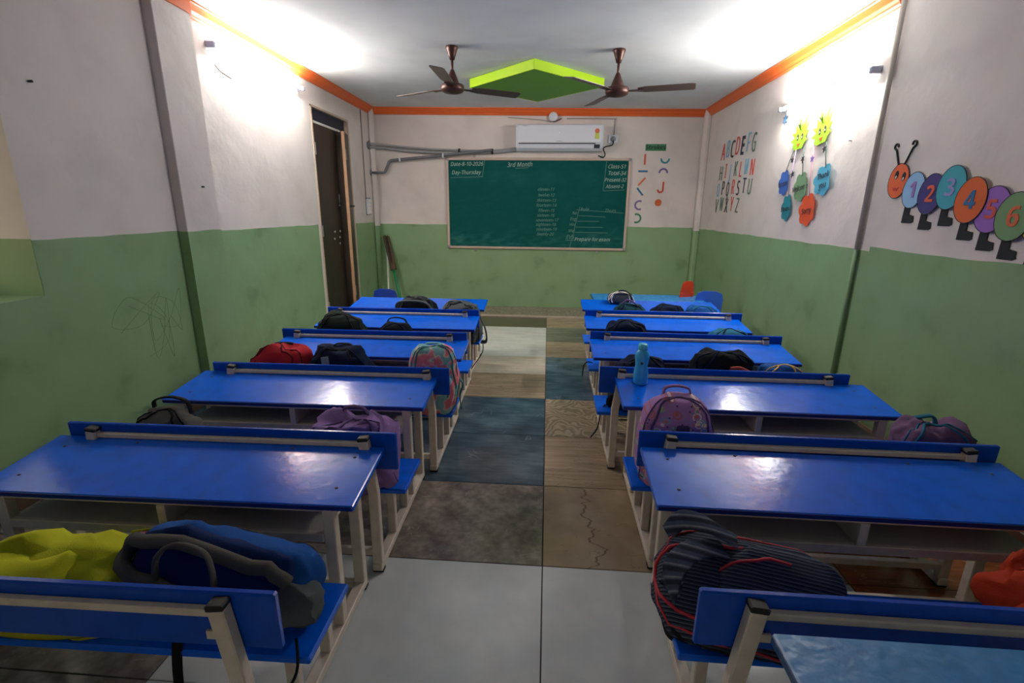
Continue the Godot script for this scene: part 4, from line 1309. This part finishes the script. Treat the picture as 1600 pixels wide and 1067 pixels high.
func build_bags():
	var navy := cloth(rgb(20, 33, 60))
	var black := cloth(rgb(23, 28, 36))
	var dkgreen := cloth(rgb(34, 44, 40))
	var slate := cloth(rgb(82, 89, 92))
	var grey := cloth(rgb(88, 86, 82))
	var red := cloth(rgb(176, 40, 52))
	var lilac := cloth(rgb(134, 104, 160))
	var lilac_dk := cloth(rgb(92, 72, 116))
	var royal := cloth(rgb(26, 78, 150))
	var royal_dk := cloth(rgb(16, 40, 92))
	var yellow := cloth(rgb(186, 190, 40))
	var yellow_dk := cloth(rgb(160, 158, 40))
	var teal := cloth(rgb(34, 100, 130))
	var orange := cloth(rgb(160, 50, 26))
	var redpipe := paint(rgb(190, 40, 58), 0.6)
	var tealpipe := paint(rgb(50, 120, 130), 0.6)
	var purple := cloth(rgb(255, 255, 255))
	purple.albedo_texture = doodle_texture(rgb(164, 126, 182), 5)
	purple.uv1_triplanar = false
	purple.normal_enabled = false
	purple.uv1_scale = Vector3(1, 1, 1)
	var pinky := cloth(rgb(255, 255, 255))
	pinky.albedo_texture = patch_texture()
	pinky.uv1_triplanar = false
	pinky.uv1_scale = Vector3(1, 1, 1)
	pinky.normal_enabled = false
	var stripes := cloth(rgb(255, 255, 255))
	stripes.albedo_texture = stripe_texture()
	stripes.uv1_triplanar = false
	stripes.normal_enabled = false
	stripes.uv1_scale = Vector3(1, 1, 1)
	var seat := 0.281

	# left row, first bench: yellow sack and the blue and grey backpack lying on its side
	var y := bag("yellow_bag", "bright yellow backpack lying on the front left bench", Vector3(0.19, 0.5, 0.22), Vector3(-1.11, 0.365, -1.08), Vector3(20, 6, 84), {"body": yellow, "piping": yellow_dk, "seed": 3.0, "amp": 0.045, "handle": false, "top": 0.8, "zip_at": 70.0})
	put("folded_flap", soft_body(Vector3(0.13, 0.32, 0.13), 33.0, 0.03, 0.5, 0.5, 0.6, Vector3(0.05, 0.14, 0.04)), yellow, y)
	put("shoulder_strap", tube(curve([Vector3(-0.02, 0.04, 0.12), Vector3(-0.03, 0.18, 0.135), Vector3(-0.02, 0.32, 0.13), Vector3(0.0, 0.46, 0.1)]), 0.008, 8, false, 0.022, Vector3(1, 0, 0.2)), yellow_dk, y)
	var fl := cloth(rgb(255, 255, 255))
	fl.albedo_texture = floral_texture()
	fl.uv1_triplanar = false
	fl.uv1_scale = Vector3(1, 1, 1)
	fl.normal_enabled = false
	var pouch := thing("floral_pouch", "small floral patterned pouch between the yellow and blue bags", "pouch", Vector3(-1.14, seat, -1.165), Vector3(0, 12, 0))
	put("body", soft_body(Vector3(0.17, 0.19, 0.05), 9.0, 0.012, 0.5, 0.4, 0.5), fl, pouch)
	put("zip", tube([Vector3(-0.06, 0.19, 0), Vector3(0, 0.195, 0), Vector3(0.06, 0.19, 0)], 0.004, 6), yellow_dk, pouch)

	var b := bag("blue_backpack", "blue and grey backpack lying on its side on the front left bench", Vector3(0.22, 0.53, 0.17), Vector3(-0.63, 0.36, -1.075), Vector3(32, 180, -79), {"body": royal, "pocket": royal, "piping": grey, "seed": 4.0, "amp": 0.02, "handle": false, "boxy": 0.45, "top": 0.7})
	put("back_panel", soft_body(Vector3(0.195, 0.47, 0.08), 4.0, 0.02, 0.45, 0.4, 0.65, Vector3(0, 0.025, -0.06)), royal_dk, b)
	put("padded_rim", tube(edge_path(Vector3(0.21, 0.505, 0.12), 4.0, 0.02, -72.0, 0.45, 0.4, 0.65, Vector3(0, 0.015, -0.05), -60.0), 0.019, 10), grey, b)
	put("hanging_loop", tube(curve([Vector3(0.03, 0.36, -0.13), Vector3(-0.03, 0.36, -0.16), Vector3(-0.075, 0.32, -0.17), Vector3(-0.075, 0.24, -0.17), Vector3(-0.03, 0.2, -0.16), Vector3(0.03, 0.19, -0.13)]), 0.004, 8, false, 0.01, Vector3(0, 0, 1)), grey, b)
	put("side_pocket", soft_body(Vector3(0.12, 0.2, 0.15), 14.0, 0.03, 0.5, 0.5, 0.5, Vector3(0.02, -0.04, -0.02)), slate, b)
	put("zip_pull", tube([Vector3(0.1, 0.09, -0.04), Vector3(0.085, 0.03, -0.06)], 0.006, 6), yellow_dk, b)
	put("white_tag", box(Vector3(0.03, 0.05, 0.004), 0.001), M.white, b, turned(Vector3(0, 0, 20), Vector3(0.125, 0.06, -0.02)))
	put("strap_tail", tube(curve([Vector3(0.09, -0.02, -0.05), Vector3(0.15, -0.06, -0.08), Vector3(0.22, -0.045, -0.1), Vector3(0.3, -0.02, -0.12)]), 0.004, 6), M.black_web, b)
	var hs := put("hanging_strap", tube(curve([Vector3(-0.93, 0.40, -0.99), Vector3(-0.935, 0.3, -0.955), Vector3(-0.945, 0.18, -0.945), Vector3(-0.95, 0.06, -0.95)]), 0.003, 8, false, 0.015, Vector3(1, 0, 0)), M.black_web, self)
	tag(hs, "black webbing strap hanging below the front left backrest", "strap")

	# second bench, left
	bag("lilac_bag", "crumpled plain lilac bag slumped at aisle end of second left bench", Vector3(0.36, 0.315, 0.21), Vector3(-0.79, seat, -1.79), Vector3(8, 6, -4), {"body": lilac, "piping": lilac_dk, "pocket": lilac, "seed": 6.0, "amp": 0.06, "handle_h": 0.03, "top": 0.7})
	var gb := bag("grey_bag", "low grey bag with black handle at wall end of second left bench", Vector3(0.28, 0.27, 0.16), Vector3(-1.62, seat, -1.83), Vector3(0, 0, 0), {"body": grey, "piping": M.black_web, "seed": 7.0, "amp": 0.03, "handle_w": 0.09, "handle_h": 0.055})

	# third bench, left
	bag("red_bag", "red bag with dark top beside the navy bag, third left bench", Vector3(0.36, 0.365, 0.2), Vector3(-1.48, seat, -2.58), Vector3(6, -4, 2), {"body": red, "pocket": red, "piping": cloth(rgb(90, 26, 34)), "handle_mat": black, "seed": 8.0, "amp": 0.035, "handle_h": 0.012, "handle_w": 0.07, "top": 0.62})
	var nb := bag("navy_bag", "dark navy bag between red bag and pink backpack, third left bench", Vector3(0.33, 0.37, 0.2), Vector3(-1.155, seat, -2.58), Vector3(5, 3, -2), {"body": navy, "pocket": navy, "piping": black, "seed": 9.0, "amp": 0.035, "handle_h": 0.012, "top": 0.6})
	put("printed_badge", slab(PackedVector2Array([Vector2(-0.02, 0.03), Vector2(0.02, 0.03), Vector2(0.02, -0.01), Vector2(0, -0.035), Vector2(-0.02, -0.01)]), 0.003), paint(rgb(120, 134, 140), 0.6), nb, turned(Vector3(-14, 0, 10), Vector3(-0.05, 0.315, 0.108)))
	var pk := bag("pink_backpack", "pink and turquoise patterned backpack standing at aisle end of bench", Vector3(0.285, 0.385, 0.2), Vector3(-0.635, seat, -2.585), Vector3(3, 14, -2), {"body": pinky, "pocket": pinky, "piping": tealpipe, "seed": 10.0, "amp": 0.018, "handle_mat": pinky, "handle_h": 0.012, "top": 0.66, "zip_at": 48.0})
	put("side_ribbon", tube(curve([Vector3(0.13, 0.2, 0.0), Vector3(0.165, 0.17, 0.04), Vector3(0.15, 0.1, 0.05), Vector3(0.16, 0.02, 0.05)]), 0.004, 6, false, 0.018, Vector3(0, 0, 1)), tealpipe, pk)

	# fourth bench, left
	bag("dark_green_bag", "dark green humped bag by the wall on fourth left bench", Vector3(0.35, 0.385, 0.2), Vector3(-1.47, seat, -3.36), Vector3(4, 0, 1), {"body": dkgreen, "pocket": dkgreen, "piping": black, "seed": 11.0, "amp": 0.03, "handle": false, "top": 0.65})
	bag("black_bag", "low black bag with raised carrying loop on fourth left bench", Vector3(0.29, 0.325, 0.18), Vector3(-1.075, seat, -3.36), Vector3(4, 0, 0), {"body": black, "pocket": black, "piping": navy, "seed": 12.0, "amp": 0.02, "handle_w": 0.07, "handle_h": 0.04})

	# fifth bench, left
	var eb := bag("black_backpack", "black backpack with rounded straps over last left backrest, by grey bag", Vector3(0.37, 0.37, 0.2), Vector3(-1.125, seat, -4.14), Vector3(5, 0, -1), {"body": black, "pocket": black, "piping": slate, "seed": 13.0, "amp": 0.025, "handle_w": 0.06, "handle_h": 0.02, "top": 0.55})
	put("shoulder_strap", tube(curve([Vector3(-0.15, 0.28, 0.115), Vector3(-0.14, 0.35, 0.12), Vector3(-0.05, 0.375, 0.12), Vector3(0.1, 0.365, 0.12), Vector3(0.16, 0.3, 0.12)]), 0.008, 8, false, 0.018, Vector3(0, 0, 1)), slate, eb)
	var gs := bag("slate_bag", "slate grey bag draped over aisle end of last left bench", Vector3(0.37, 0.35, 0.19), Vector3(-0.735, seat, -4.12), Vector3(8, -5, -3), {"body": slate, "pocket": slate, "piping": black, "seed": 15.0, "amp": 0.045, "handle": false, "top": 0.62})
	put("hanging_strap", tube(curve([Vector3(0.14, 0.32, 0.06), Vector3(0.19, 0.27, 0.1), Vector3(0.235, 0.16, 0.1), Vector3(0.245, 0.06, 0.1), Vector3(0.2, 0.045, 0.1)]), 0.007, 8, false, 0.03, Vector3(0.3, 0, 1)), slate, gs)
	put("strap_tail", tube(curve([Vector3(0.21, 0.06, 0.1), Vector3(0.22, -0.03, 0.13), Vector3(0.17, -0.12, 0.2), Vector3(0.13, -0.17, 0.26)]), 0.004, 6), M.black_web, gs)
	bag("small_dark_bag", "small dark green bag at wall end of last left bench", Vector3(0.14, 0.23, 0.14), Vector3(-1.76, seat, -4.14), Vector3(0, 0, 4), {"body": dkgreen, "piping": black, "seed": 16.0, "amp": 0.02, "handle": false})

	# right row, first bench: striped backpack lying on its back, orange bag
	var sp := bag("striped_backpack", "navy striped backpack with red piping lying on the front right bench", Vector3(0.29, 0.48, 0.19), Vector3(0.80, 0.355, -1.12), Vector3(-48, 0, 80), {"body": stripes, "pocket": stripes, "piping": redpipe, "seed": 17.0, "amp": 0.025, "handle": false, "top": 0.6, "pocket_h": 0.66})
	var inv := sp.transform.affine_inverse()
	for w in [[Vector3(0.36, 0.50, -1.10), Vector3(0.335, 0.47, -1.06), Vector3(0.33, 0.5, -1.03), Vector3(0.345, 0.54, -1.06), Vector3(0.41, 0.545, -1.12), Vector3(0.5, 0.52, -1.16)], [Vector3(0.37, 0.5, -1.24), Vector3(0.40, 0.555, -1.23), Vector3(0.46, 0.565, -1.2), Vector3(0.54, 0.53, -1.18)]]:
		var loc := []
		for q in w:
			loc.append(inv * q)
		put("wide_strap", tube(curve(loc), 0.003, 10, false, 0.03, inv.basis * Vector3(0.25, -0.3, 1)), stripes, sp)
	put("mesh_pocket", soft_body(Vector3(0.12, 0.22, 0.16), 18.0, 0.02, 0.5, 0.5, 0.5, Vector3(-0.09, 0.22, -0.02)), black, sp)
	put("zip_pull", tube([Vector3(-0.03, 0.2, 0.14), Vector3(-0.035, 0.15, 0.148)], 0.005, 6), M.metal, sp)
	var ob := bag("orange_bag", "orange-red soft bag at wall end of front right bench", Vector3(0.42, 0.28, 0.2), Vector3(1.42, seat, -1.14), Vector3(0, 0, 4), {"body": orange, "piping": cloth(rgb(130, 40, 22)), "pocket": orange, "seed": 19.0, "amp": 0.06, "handle": false, "top": 0.8})
	put("shoulder_strap", tube(curve([Vector3(-0.16, 0.2, 0.06), Vector3(-0.24, 0.17, 0.08), Vector3(-0.31, 0.1, 0.08), Vector3(-0.36, 0.02, 0.08)]), 0.008, 8, false, 0.025, Vector3(0, 0, 1)), orange, ob)

	# second bench, right
	var pp := bag("purple_backpack", "purple doodle-print backpack standing at aisle end of second right bench", Vector3(0.3, 0.395, 0.2), Vector3(0.555, seat, -1.93), Vector3(4, -2, 0), {"body": purple, "pocket": purple, "piping": lilac_dk, "seed": 20.0, "amp": 0.014, "handle_mat": lilac, "handle_w": 0.06, "handle_h": 0.035, "top": 0.66, "pocket_h": 0.55, "zip_at": 52.0})
	put("patch", slab(rounded(0.05, 0.04, 0.008), 0.004), lilac_dk, pp, turned(Vector3(-10, 0, 0), Vector3(0.005, 0.29, 0.103)))
	bag("lilac_teal_bag", "low purple and teal bag at wall end of second right bench", Vector3(0.29, 0.325, 0.2), Vector3(1.575, seat, -1.93), Vector3(6, 4, 6), {"body": cloth(rgb(104, 78, 110)), "pocket": lilac_dk, "piping": teal, "seed": 21.0, "amp": 0.045, "handle_mat": teal, "handle_h": 0.01, "top": 0.62})

	# third bench, right
	bag("navy_bag", "navy bag behind the water bottle on third right bench", Vector3(0.31, 0.32, 0.19), Vector3(0.555, seat, -2.715), Vector3(4, 0, -2), {"body": navy, "pocket": navy, "piping": black, "seed": 22.0, "amp": 0.03, "handle": false})
	var cb := bag("black_bag", "black bag with a small orange logo, middle of third right bench", Vector3(0.37, 0.37, 0.2), Vector3(0.985, seat, -2.715), Vector3(5, 0, -4), {"body": black, "pocket": black, "piping": navy, "seed": 23.0, "amp": 0.035, "handle": false, "top": 0.62})
	put("logo_flash", tube(curve([Vector3(0.0, 0.31, 0.108), Vector3(0.05, 0.318, 0.108), Vector3(0.11, 0.295, 0.104)]), 0.004, 6, false, 0.01, Vector3(0, 1, 0)), paint(rgb(214, 84, 54), 0.6), cb)
	var bb := bag("blue_bag", "blue bag with yellow and orange trim at wall end of third right bench", Vector3(0.27, 0.3, 0.18), Vector3(1.335, seat, -2.72), Vector3(4, 0, 0), {"body": royal, "pocket": royal, "piping": paint(rgb(210, 170, 60), 0.6), "seed": 24.0, "amp": 0.025, "handle": false})
	for k in 2:
		put("orange_buckle", box(Vector3(0.04, 0.018, 0.006), 0.002), paint(rgb(220, 104, 50), 0.5), bb, at(0.03 + 0.055 * k, 0.275, 0.095))

	# fourth bench, right
	bag("navy_bag", "navy bag over aisle end of fourth right bench", Vector3(0.33, 0.35, 0.2), Vector3(0.585, seat, -3.50), Vector3(6, 0, 0), {"body": navy, "pocket": navy, "piping": black, "seed": 25.0, "amp": 0.03, "handle_w": 0.06, "handle_h": 0.012, "top": 0.6})
	bag("teal_bag", "low teal bag at wall end of fourth right bench", Vector3(0.3, 0.31, 0.19), Vector3(1.315, seat, -3.50), Vector3(4, 0, 0), {"body": teal, "pocket": teal, "piping": navy, "seed": 26.0, "amp": 0.025, "handle": false, "top": 0.62})

	# fifth bench, right
	var et := bag("dark_teal_bag", "dark teal bag with a raised strap at aisle end of last right bench", Vector3(0.3, 0.335, 0.19), Vector3(0.725, seat, -4.27), Vector3(4, 0, -2), {"body": cloth(rgb(30, 70, 82)), "pocket": teal, "piping": navy, "seed": 27.0, "amp": 0.03, "handle": false, "top": 0.62})
	put("shoulder_strap", tube(curve([Vector3(-0.1, 0.28, 0.0), Vector3(-0.04, 0.37, 0.02), Vector3(0.02, 0.36, 0.04), Vector3(0.06, 0.33, 0.05)]), 0.006, 8, false, 0.016, Vector3(0, 0, 1)), lilac_dk, et)
	bag("navy_bag", "very dark bag in the middle of the last right bench", Vector3(0.31, 0.335, 0.19), Vector3(1.065, seat, -4.27), Vector3(4, 0, 0), {"body": navy, "pocket": navy, "piping": black, "seed": 28.0, "amp": 0.025, "handle": false, "top": 0.6})
	bag("blue_bag", "mid blue bag before the blue chair on last right bench", Vector3(0.3, 0.335, 0.19), Vector3(1.345, seat, -4.27), Vector3(4, 0, 0), {"body": royal, "pocket": royal, "piping": teal, "seed": 29.0, "amp": 0.02, "handle": false, "top": 0.62})
	var zb := bag("black_white_bag", "small bag with black and white curved strap on last right desk", Vector3(0.24, 0.1, 0.14), Vector3(0.72, 0.535, -4.73), Vector3(0, 0, 0), {"body": cloth(rgb(60, 66, 78)), "piping": M.white, "seed": 30.0, "amp": 0.015, "handle": false})
	put("curved_strap", tube(curve([Vector3(-0.12, 0.03, 0.05), Vector3(-0.07, 0.1, 0.05), Vector3(0.02, 0.125, 0.05), Vector3(0.09, 0.09, 0.05), Vector3(0.13, 0.02, 0.05)]), 0.005, 8, false, 0.014, Vector3(0, 0, 1)), M.white, zb)
	put("curved_strap", tube(curve([Vector3(-0.03, 0.122, 0.055), Vector3(0.03, 0.128, 0.055), Vector3(0.1, 0.085, 0.055)]), 0.006, 8, false, 0.012, Vector3(0, 0, 1)), M.rubber, zb)

	# cords hanging from benches
	var s1 := put("hanging_strap", tube(curve([Vector3(0.37, 0.29, -2.72), Vector3(0.345, 0.25, -2.71), Vector3(0.335, 0.13, -2.74), Vector3(0.31, 0.012, -2.85)]), 0.003, 6, false, 0.009, Vector3(0, 0, 1)), M.black_web, self)
	tag(s1, "black strap trailing from third right bench to the aisle floor", "strap")
	var s2 := put("hanging_strap", tube(curve([Vector3(0.36, 0.3, -3.5), Vector3(0.325, 0.31, -3.49), Vector3(0.295, 0.28, -3.48), Vector3(0.29, 0.2, -3.48)]), 0.004, 6), M.black_web, self)
	tag(s2, "short black cord curling off fourth right bench's aisle end", "strap")
	var co := bag("black_pouch", "small round black pouch on aisle end of third right bench", Vector3(0.07, 0.07, 0.06), Vector3(0.41, 0.281, -2.72), Vector3.ZERO, {"body": black, "piping": black, "seed": 31.0, "amp": 0.008, "handle": false, "category": "pouch", "boxy": 0.8, "top": 0.9})
	co.set_meta("group", "small pouches")

func stamp(im: Image, c: Vector2, r: Vector2, col: Color, hollow := 0.0):
	for y in range(int(c.y - r.y) - 1, int(c.y + r.y) + 2):
		for x in range(int(c.x - r.x) - 1, int(c.x + r.x) + 2):
			var q := Vector2((x - c.x) / r.x, (y - c.y) / r.y).length()
			if q <= 1.0 and q >= hollow:
				im.set_pixel(posmod(x, im.get_width()), posmod(y, im.get_height()), col)

func doodle_texture(base: Color, seed_: int) -> ImageTexture:
	var im := Image.create(256, 256, false, Image.FORMAT_RGB8)
	im.fill(base)
	var r := RandomNumberGenerator.new()
	r.seed = seed_
	var cols := [rgb(150, 196, 150), rgb(216, 206, 160), rgb(206, 120, 150), rgb(110, 160, 190), rgb(226, 206, 226), rgb(190, 110, 100)]
	for k in 80:
		var c := Vector2(r.randf() * 256, r.randf() * 256)
		var s := r.randf_range(8, 17)
		var col: Color = cols[r.randi() % cols.size()]
		stamp(im, c, Vector2(s, s * r.randf_range(0.6, 1.0)), col, 0.72)
		stamp(im, c + Vector2(r.randf_range(-3, 3), r.randf_range(-3, 3)), Vector2(s * 0.4, s * 0.35), cols[r.randi() % cols.size()])
	for k in 40:
		stamp(im, Vector2(r.randf() * 256, r.randf() * 256), Vector2(2.5, 2.5), rgb(70, 40, 92))
	return ImageTexture.create_from_image(im)

func patch_texture() -> ImageTexture:
	var im := Image.create(256, 256, false, Image.FORMAT_RGB8)
	var n := FastNoiseLite.new()
	n.seed = 44
	n.frequency = 0.014
	n.fractal_octaves = 2
	for y in 256:
		for x in 256:
			var v := n.get_noise_2d(x, y)
			var c := rgb(220, 148, 160)
			if v > 0.16:
				c = rgb(128, 178, 184)
			elif v > 0.05:
				c = rgb(206, 202, 186)
			elif v < -0.16:
				c = rgb(212, 120, 134)
			im.set_pixel(x, y, c)
	return ImageTexture.create_from_image(im)

func stripe_texture() -> ImageTexture:
	var im := Image.create(256, 256, false, Image.FORMAT_RGB8)
	var r := RandomNumberGenerator.new()
	r.seed = 12
	var row := []
	for x in 256:
		var k := x % 8
		row.append(rgb(122, 128, 138) if k < 1 else rgb(62, 72, 94) if k < 4 else rgb(36, 42, 58) if k < 7 else rgb(76, 84, 104))
	for y in 256:
		for x in 256:
			var c: Color = row[x]
			im.set_pixel(x, y, c.darkened(r.randf() * 0.12))
	return ImageTexture.create_from_image(im)

func floral_texture() -> ImageTexture:
	var im := Image.create(128, 128, false, Image.FORMAT_RGB8)
	im.fill(rgb(210, 206, 190))
	var r := RandomNumberGenerator.new()
	r.seed = 8
	var cols := [rgb(226, 92, 54), rgb(150, 200, 110), rgb(110, 170, 200), rgb(214, 214, 90), rgb(230, 150, 170)]
	for k in 26:
		var c := Vector2(r.randf() * 128, r.randf() * 128)
		var col: Color = cols[k % cols.size()]
		for a in 5:
			stamp(im, c + Vector2(cos(TAU * a / 5), sin(TAU * a / 5)) * 6.0, Vector2(5, 5), col)
	return ImageTexture.create_from_image(im)

# ---------------------------------------------------------------- bottle, tables, chairs, broom
func school_table(label: String, pos: Vector3, w: float, d: float, h: float):
	var t := thing("plain_table", label, "table", pos, Vector3.ZERO, "light blue plain tables")
	put("table_top", box(Vector3(w, 0.024, d), 0.004), M.teal, t, at(w / 2, h - 0.012, -d / 2))
	put("edge_band", box(Vector3(0.003, 0.018, d - 0.01), 0.001), M.teal_edge, t, at(-0.001, h - 0.012, -d / 2))
	put("edge_band", box(Vector3(w - 0.01, 0.018, 0.003), 0.001), M.teal_edge, t, at(w / 2, h - 0.012, 0.001))
	for x in [0.08, w - 0.08]:
		for z in [-0.05, -d + 0.05]:
			put("leg", span(Vector3(x - 0.018, 0.01, z - 0.018), Vector3(x + 0.018, h - 0.024, z + 0.018), 0.003), M.frame, t)
			put("foot", span(Vector3(x - 0.02, 0, z - 0.02), Vector3(x + 0.02, 0.012, z + 0.02), 0.003), M.rubber, t)
	put("apron", span(Vector3(0.098, h - 0.07, -0.06), Vector3(w - 0.098, h - 0.026, -0.045), 0.002), M.frame, t)
	put("apron", span(Vector3(0.098, h - 0.07, -d + 0.045), Vector3(w - 0.098, h - 0.026, -d + 0.06), 0.002), M.frame, t)

func small_chair(label: String, c: Color, pos: Vector3, turn: float, back: PackedVector2Array, seat_h: float):
	var t := thing("plastic_chair", label, "chair", pos, Vector3(0, turn, 0), "small moulded plastic chairs")
	var m := paint(c, 0.35)
	put("seat", box(Vector3(0.28, 0.02, 0.27), 0.008), m, t, at(0, seat_h, 0))
	put("backrest", slab(back, 0.014), m, t, turned(Vector3(-8, 0, 0), Vector3(0, seat_h + 0.01, -0.135)))
	for x in [-1.0, 1.0]:
		put("back_support", box(Vector3(0.03, 0.14, 0.018), 0.004), m, t, turned(Vector3(-8, 0, 0), Vector3(x * 0.07, seat_h + 0.06, -0.145)))
		for z in [-1.0, 1.0]:
			var st := begin()
			add_bar(st, Vector3(x * 0.14, 0, z * 0.14), Vector3(x * 0.115, seat_h - 0.008, z * 0.11), 0.026, 0.026, 0.004)
			put("leg", finish(st), m, t)

func build_loose_things():
	# water bottle on the second right desk
	var bo := thing("water_bottle", "translucent sky-blue water bottle standing on second right desk", "bottle", Vector3(0.503, 0.532, -2.435))
	var bm := paint(rgb(62, 178, 238), 0.22)
	bm.subsurf_scatter_enabled = true
	bm.subsurf_scatter_strength = 0.3
	put("body", lathe([Vector2(0, 0.0), Vector2(0.033, 0.0), Vector2(0.037, 0.006), Vector2(0.038, 0.05), Vector2(0.034, 0.08), Vector2(0.031, 0.1), Vector2(0.034, 0.125), Vector2(0.037, 0.145), Vector2(0.034, 0.165), Vector2(0.024, 0.18), Vector2(0.02, 0.185), Vector2(0, 0.185)], 28), bm, bo)
	put("screw_cap", lathe([Vector2(0, 0.183), Vector2(0.023, 0.183), Vector2(0.024, 0.19), Vector2(0.024, 0.208), Vector2(0.021, 0.213), Vector2(0, 0.213)], 24), paint(rgb(84, 204, 238), 0.3), bo)
	put("round_emblem", slab(ellipse(0.007, 0.007, 14), 0.002), M.screw, bo, turned(Vector3(0, -8, 0), Vector3(-0.006, 0.118, 0.0325)))
	# lime lid or ball under the first right backrest
	var lid := put("lime_ball", lathe([Vector2(0, 0), Vector2(0.014, 0.003), Vector2(0.024, 0.012), Vector2(0.027, 0.024), Vector2(0.022, 0.036), Vector2(0.012, 0.044), Vector2(0, 0.046)], 20), paint(rgb(176, 196, 50), 0.5), self, at(0.5, 0.2795, -1.115))
	tag(lid, "small lime green ball on front right bench seat under backrest", "ball")

	school_table("light blue scuffed table at lower right, nearest the camera", Vector3(0.475, 0, -0.29), 1.25, 0.54, 0.582)
	school_table("pale blue table before the back wall beside the orange chair", Vector3(0.50, 0, -5.0), 1.15, 0.46, 0.5)

	var hex := PackedVector2Array([Vector2(-0.032, 0.0), Vector2(0.032, 0.0), Vector2(0.078, 0.12), Vector2(0.066, 0.215), Vector2(0.04, 0.245), Vector2(-0.04, 0.245), Vector2(-0.066, 0.215), Vector2(-0.078, 0.12)])
	small_chair("orange-red plastic chair with six-sided back behind the pale blue table", rgb(200, 62, 30), Vector3(1.475, 0, -5.5), 200.0, hex, 0.42)
	var sq := PackedVector2Array([Vector2(-0.13, 0.03), Vector2(0.13, 0.03), Vector2(0.135, 0.2), Vector2(0.12, 0.26), Vector2(0.06, 0.285), Vector2(-0.06, 0.285), Vector2(-0.12, 0.26), Vector2(-0.135, 0.2)])
	small_chair("blue plastic chair in the back right corner against the green wall", rgb(48, 98, 206), Vector3(1.72, 0, -5.3), 172.0, sq, 0.31)
	small_chair("blue plastic chair behind last left desk beside the broom", rgb(14, 60, 170), Vector3(-1.80, 0, -5.45), 180.0, sq, 0.235)

	# broom and mop stick in the back left corner
	var br := thing("broom", "grass broom with green handle, bristles up, in back left corner", "broom", Vector3.ZERO)
	var a := Vector3(-2.02, 0.035, -6.62)
	var b := Vector3(-2.30, 1.0, -6.955)
	put("handle", tube([a, a.lerp(b, 0.3), a.lerp(b, 0.56)], 0.02, 10), paint(rgb(20, 120, 72), 0.4), br)
	var bristle := paint(rgb(92, 74, 58), 0.9)
	put("bristles", tube([a.lerp(b, 0.54), a.lerp(b, 0.62), a.lerp(b, 0.8), a.lerp(b, 0.97), a.lerp(b, 1.0)], 0.035, 14, false, 0.045, Vector3(1, 0, 0), 0.9), bristle, br)
	var dkb := paint(rgb(52, 48, 40), 0.9)
	for k in 9:
		var off := Vector3((k - 4) * 0.009, 0, 0.02 + 0.012 * (k % 3))
		put("straw", tube([a.lerp(b, 0.6) + off * 0.6, a.lerp(b, 0.8) + off, a.lerp(b, 1.01 + 0.006 * (k % 4)) + off], 0.008, 5), dkb if k % 2 else bristle, br)
	settle(br, a)
	var stk := put("mop_stick", tube([Vector3(-2.24, 0.035, -6.72), Vector3(-2.29, 0.78, -6.93)], 0.012, 10), M.white, self)
	tag(stk, "thin white mop stick leaning behind the broom in back left corner", "stick")
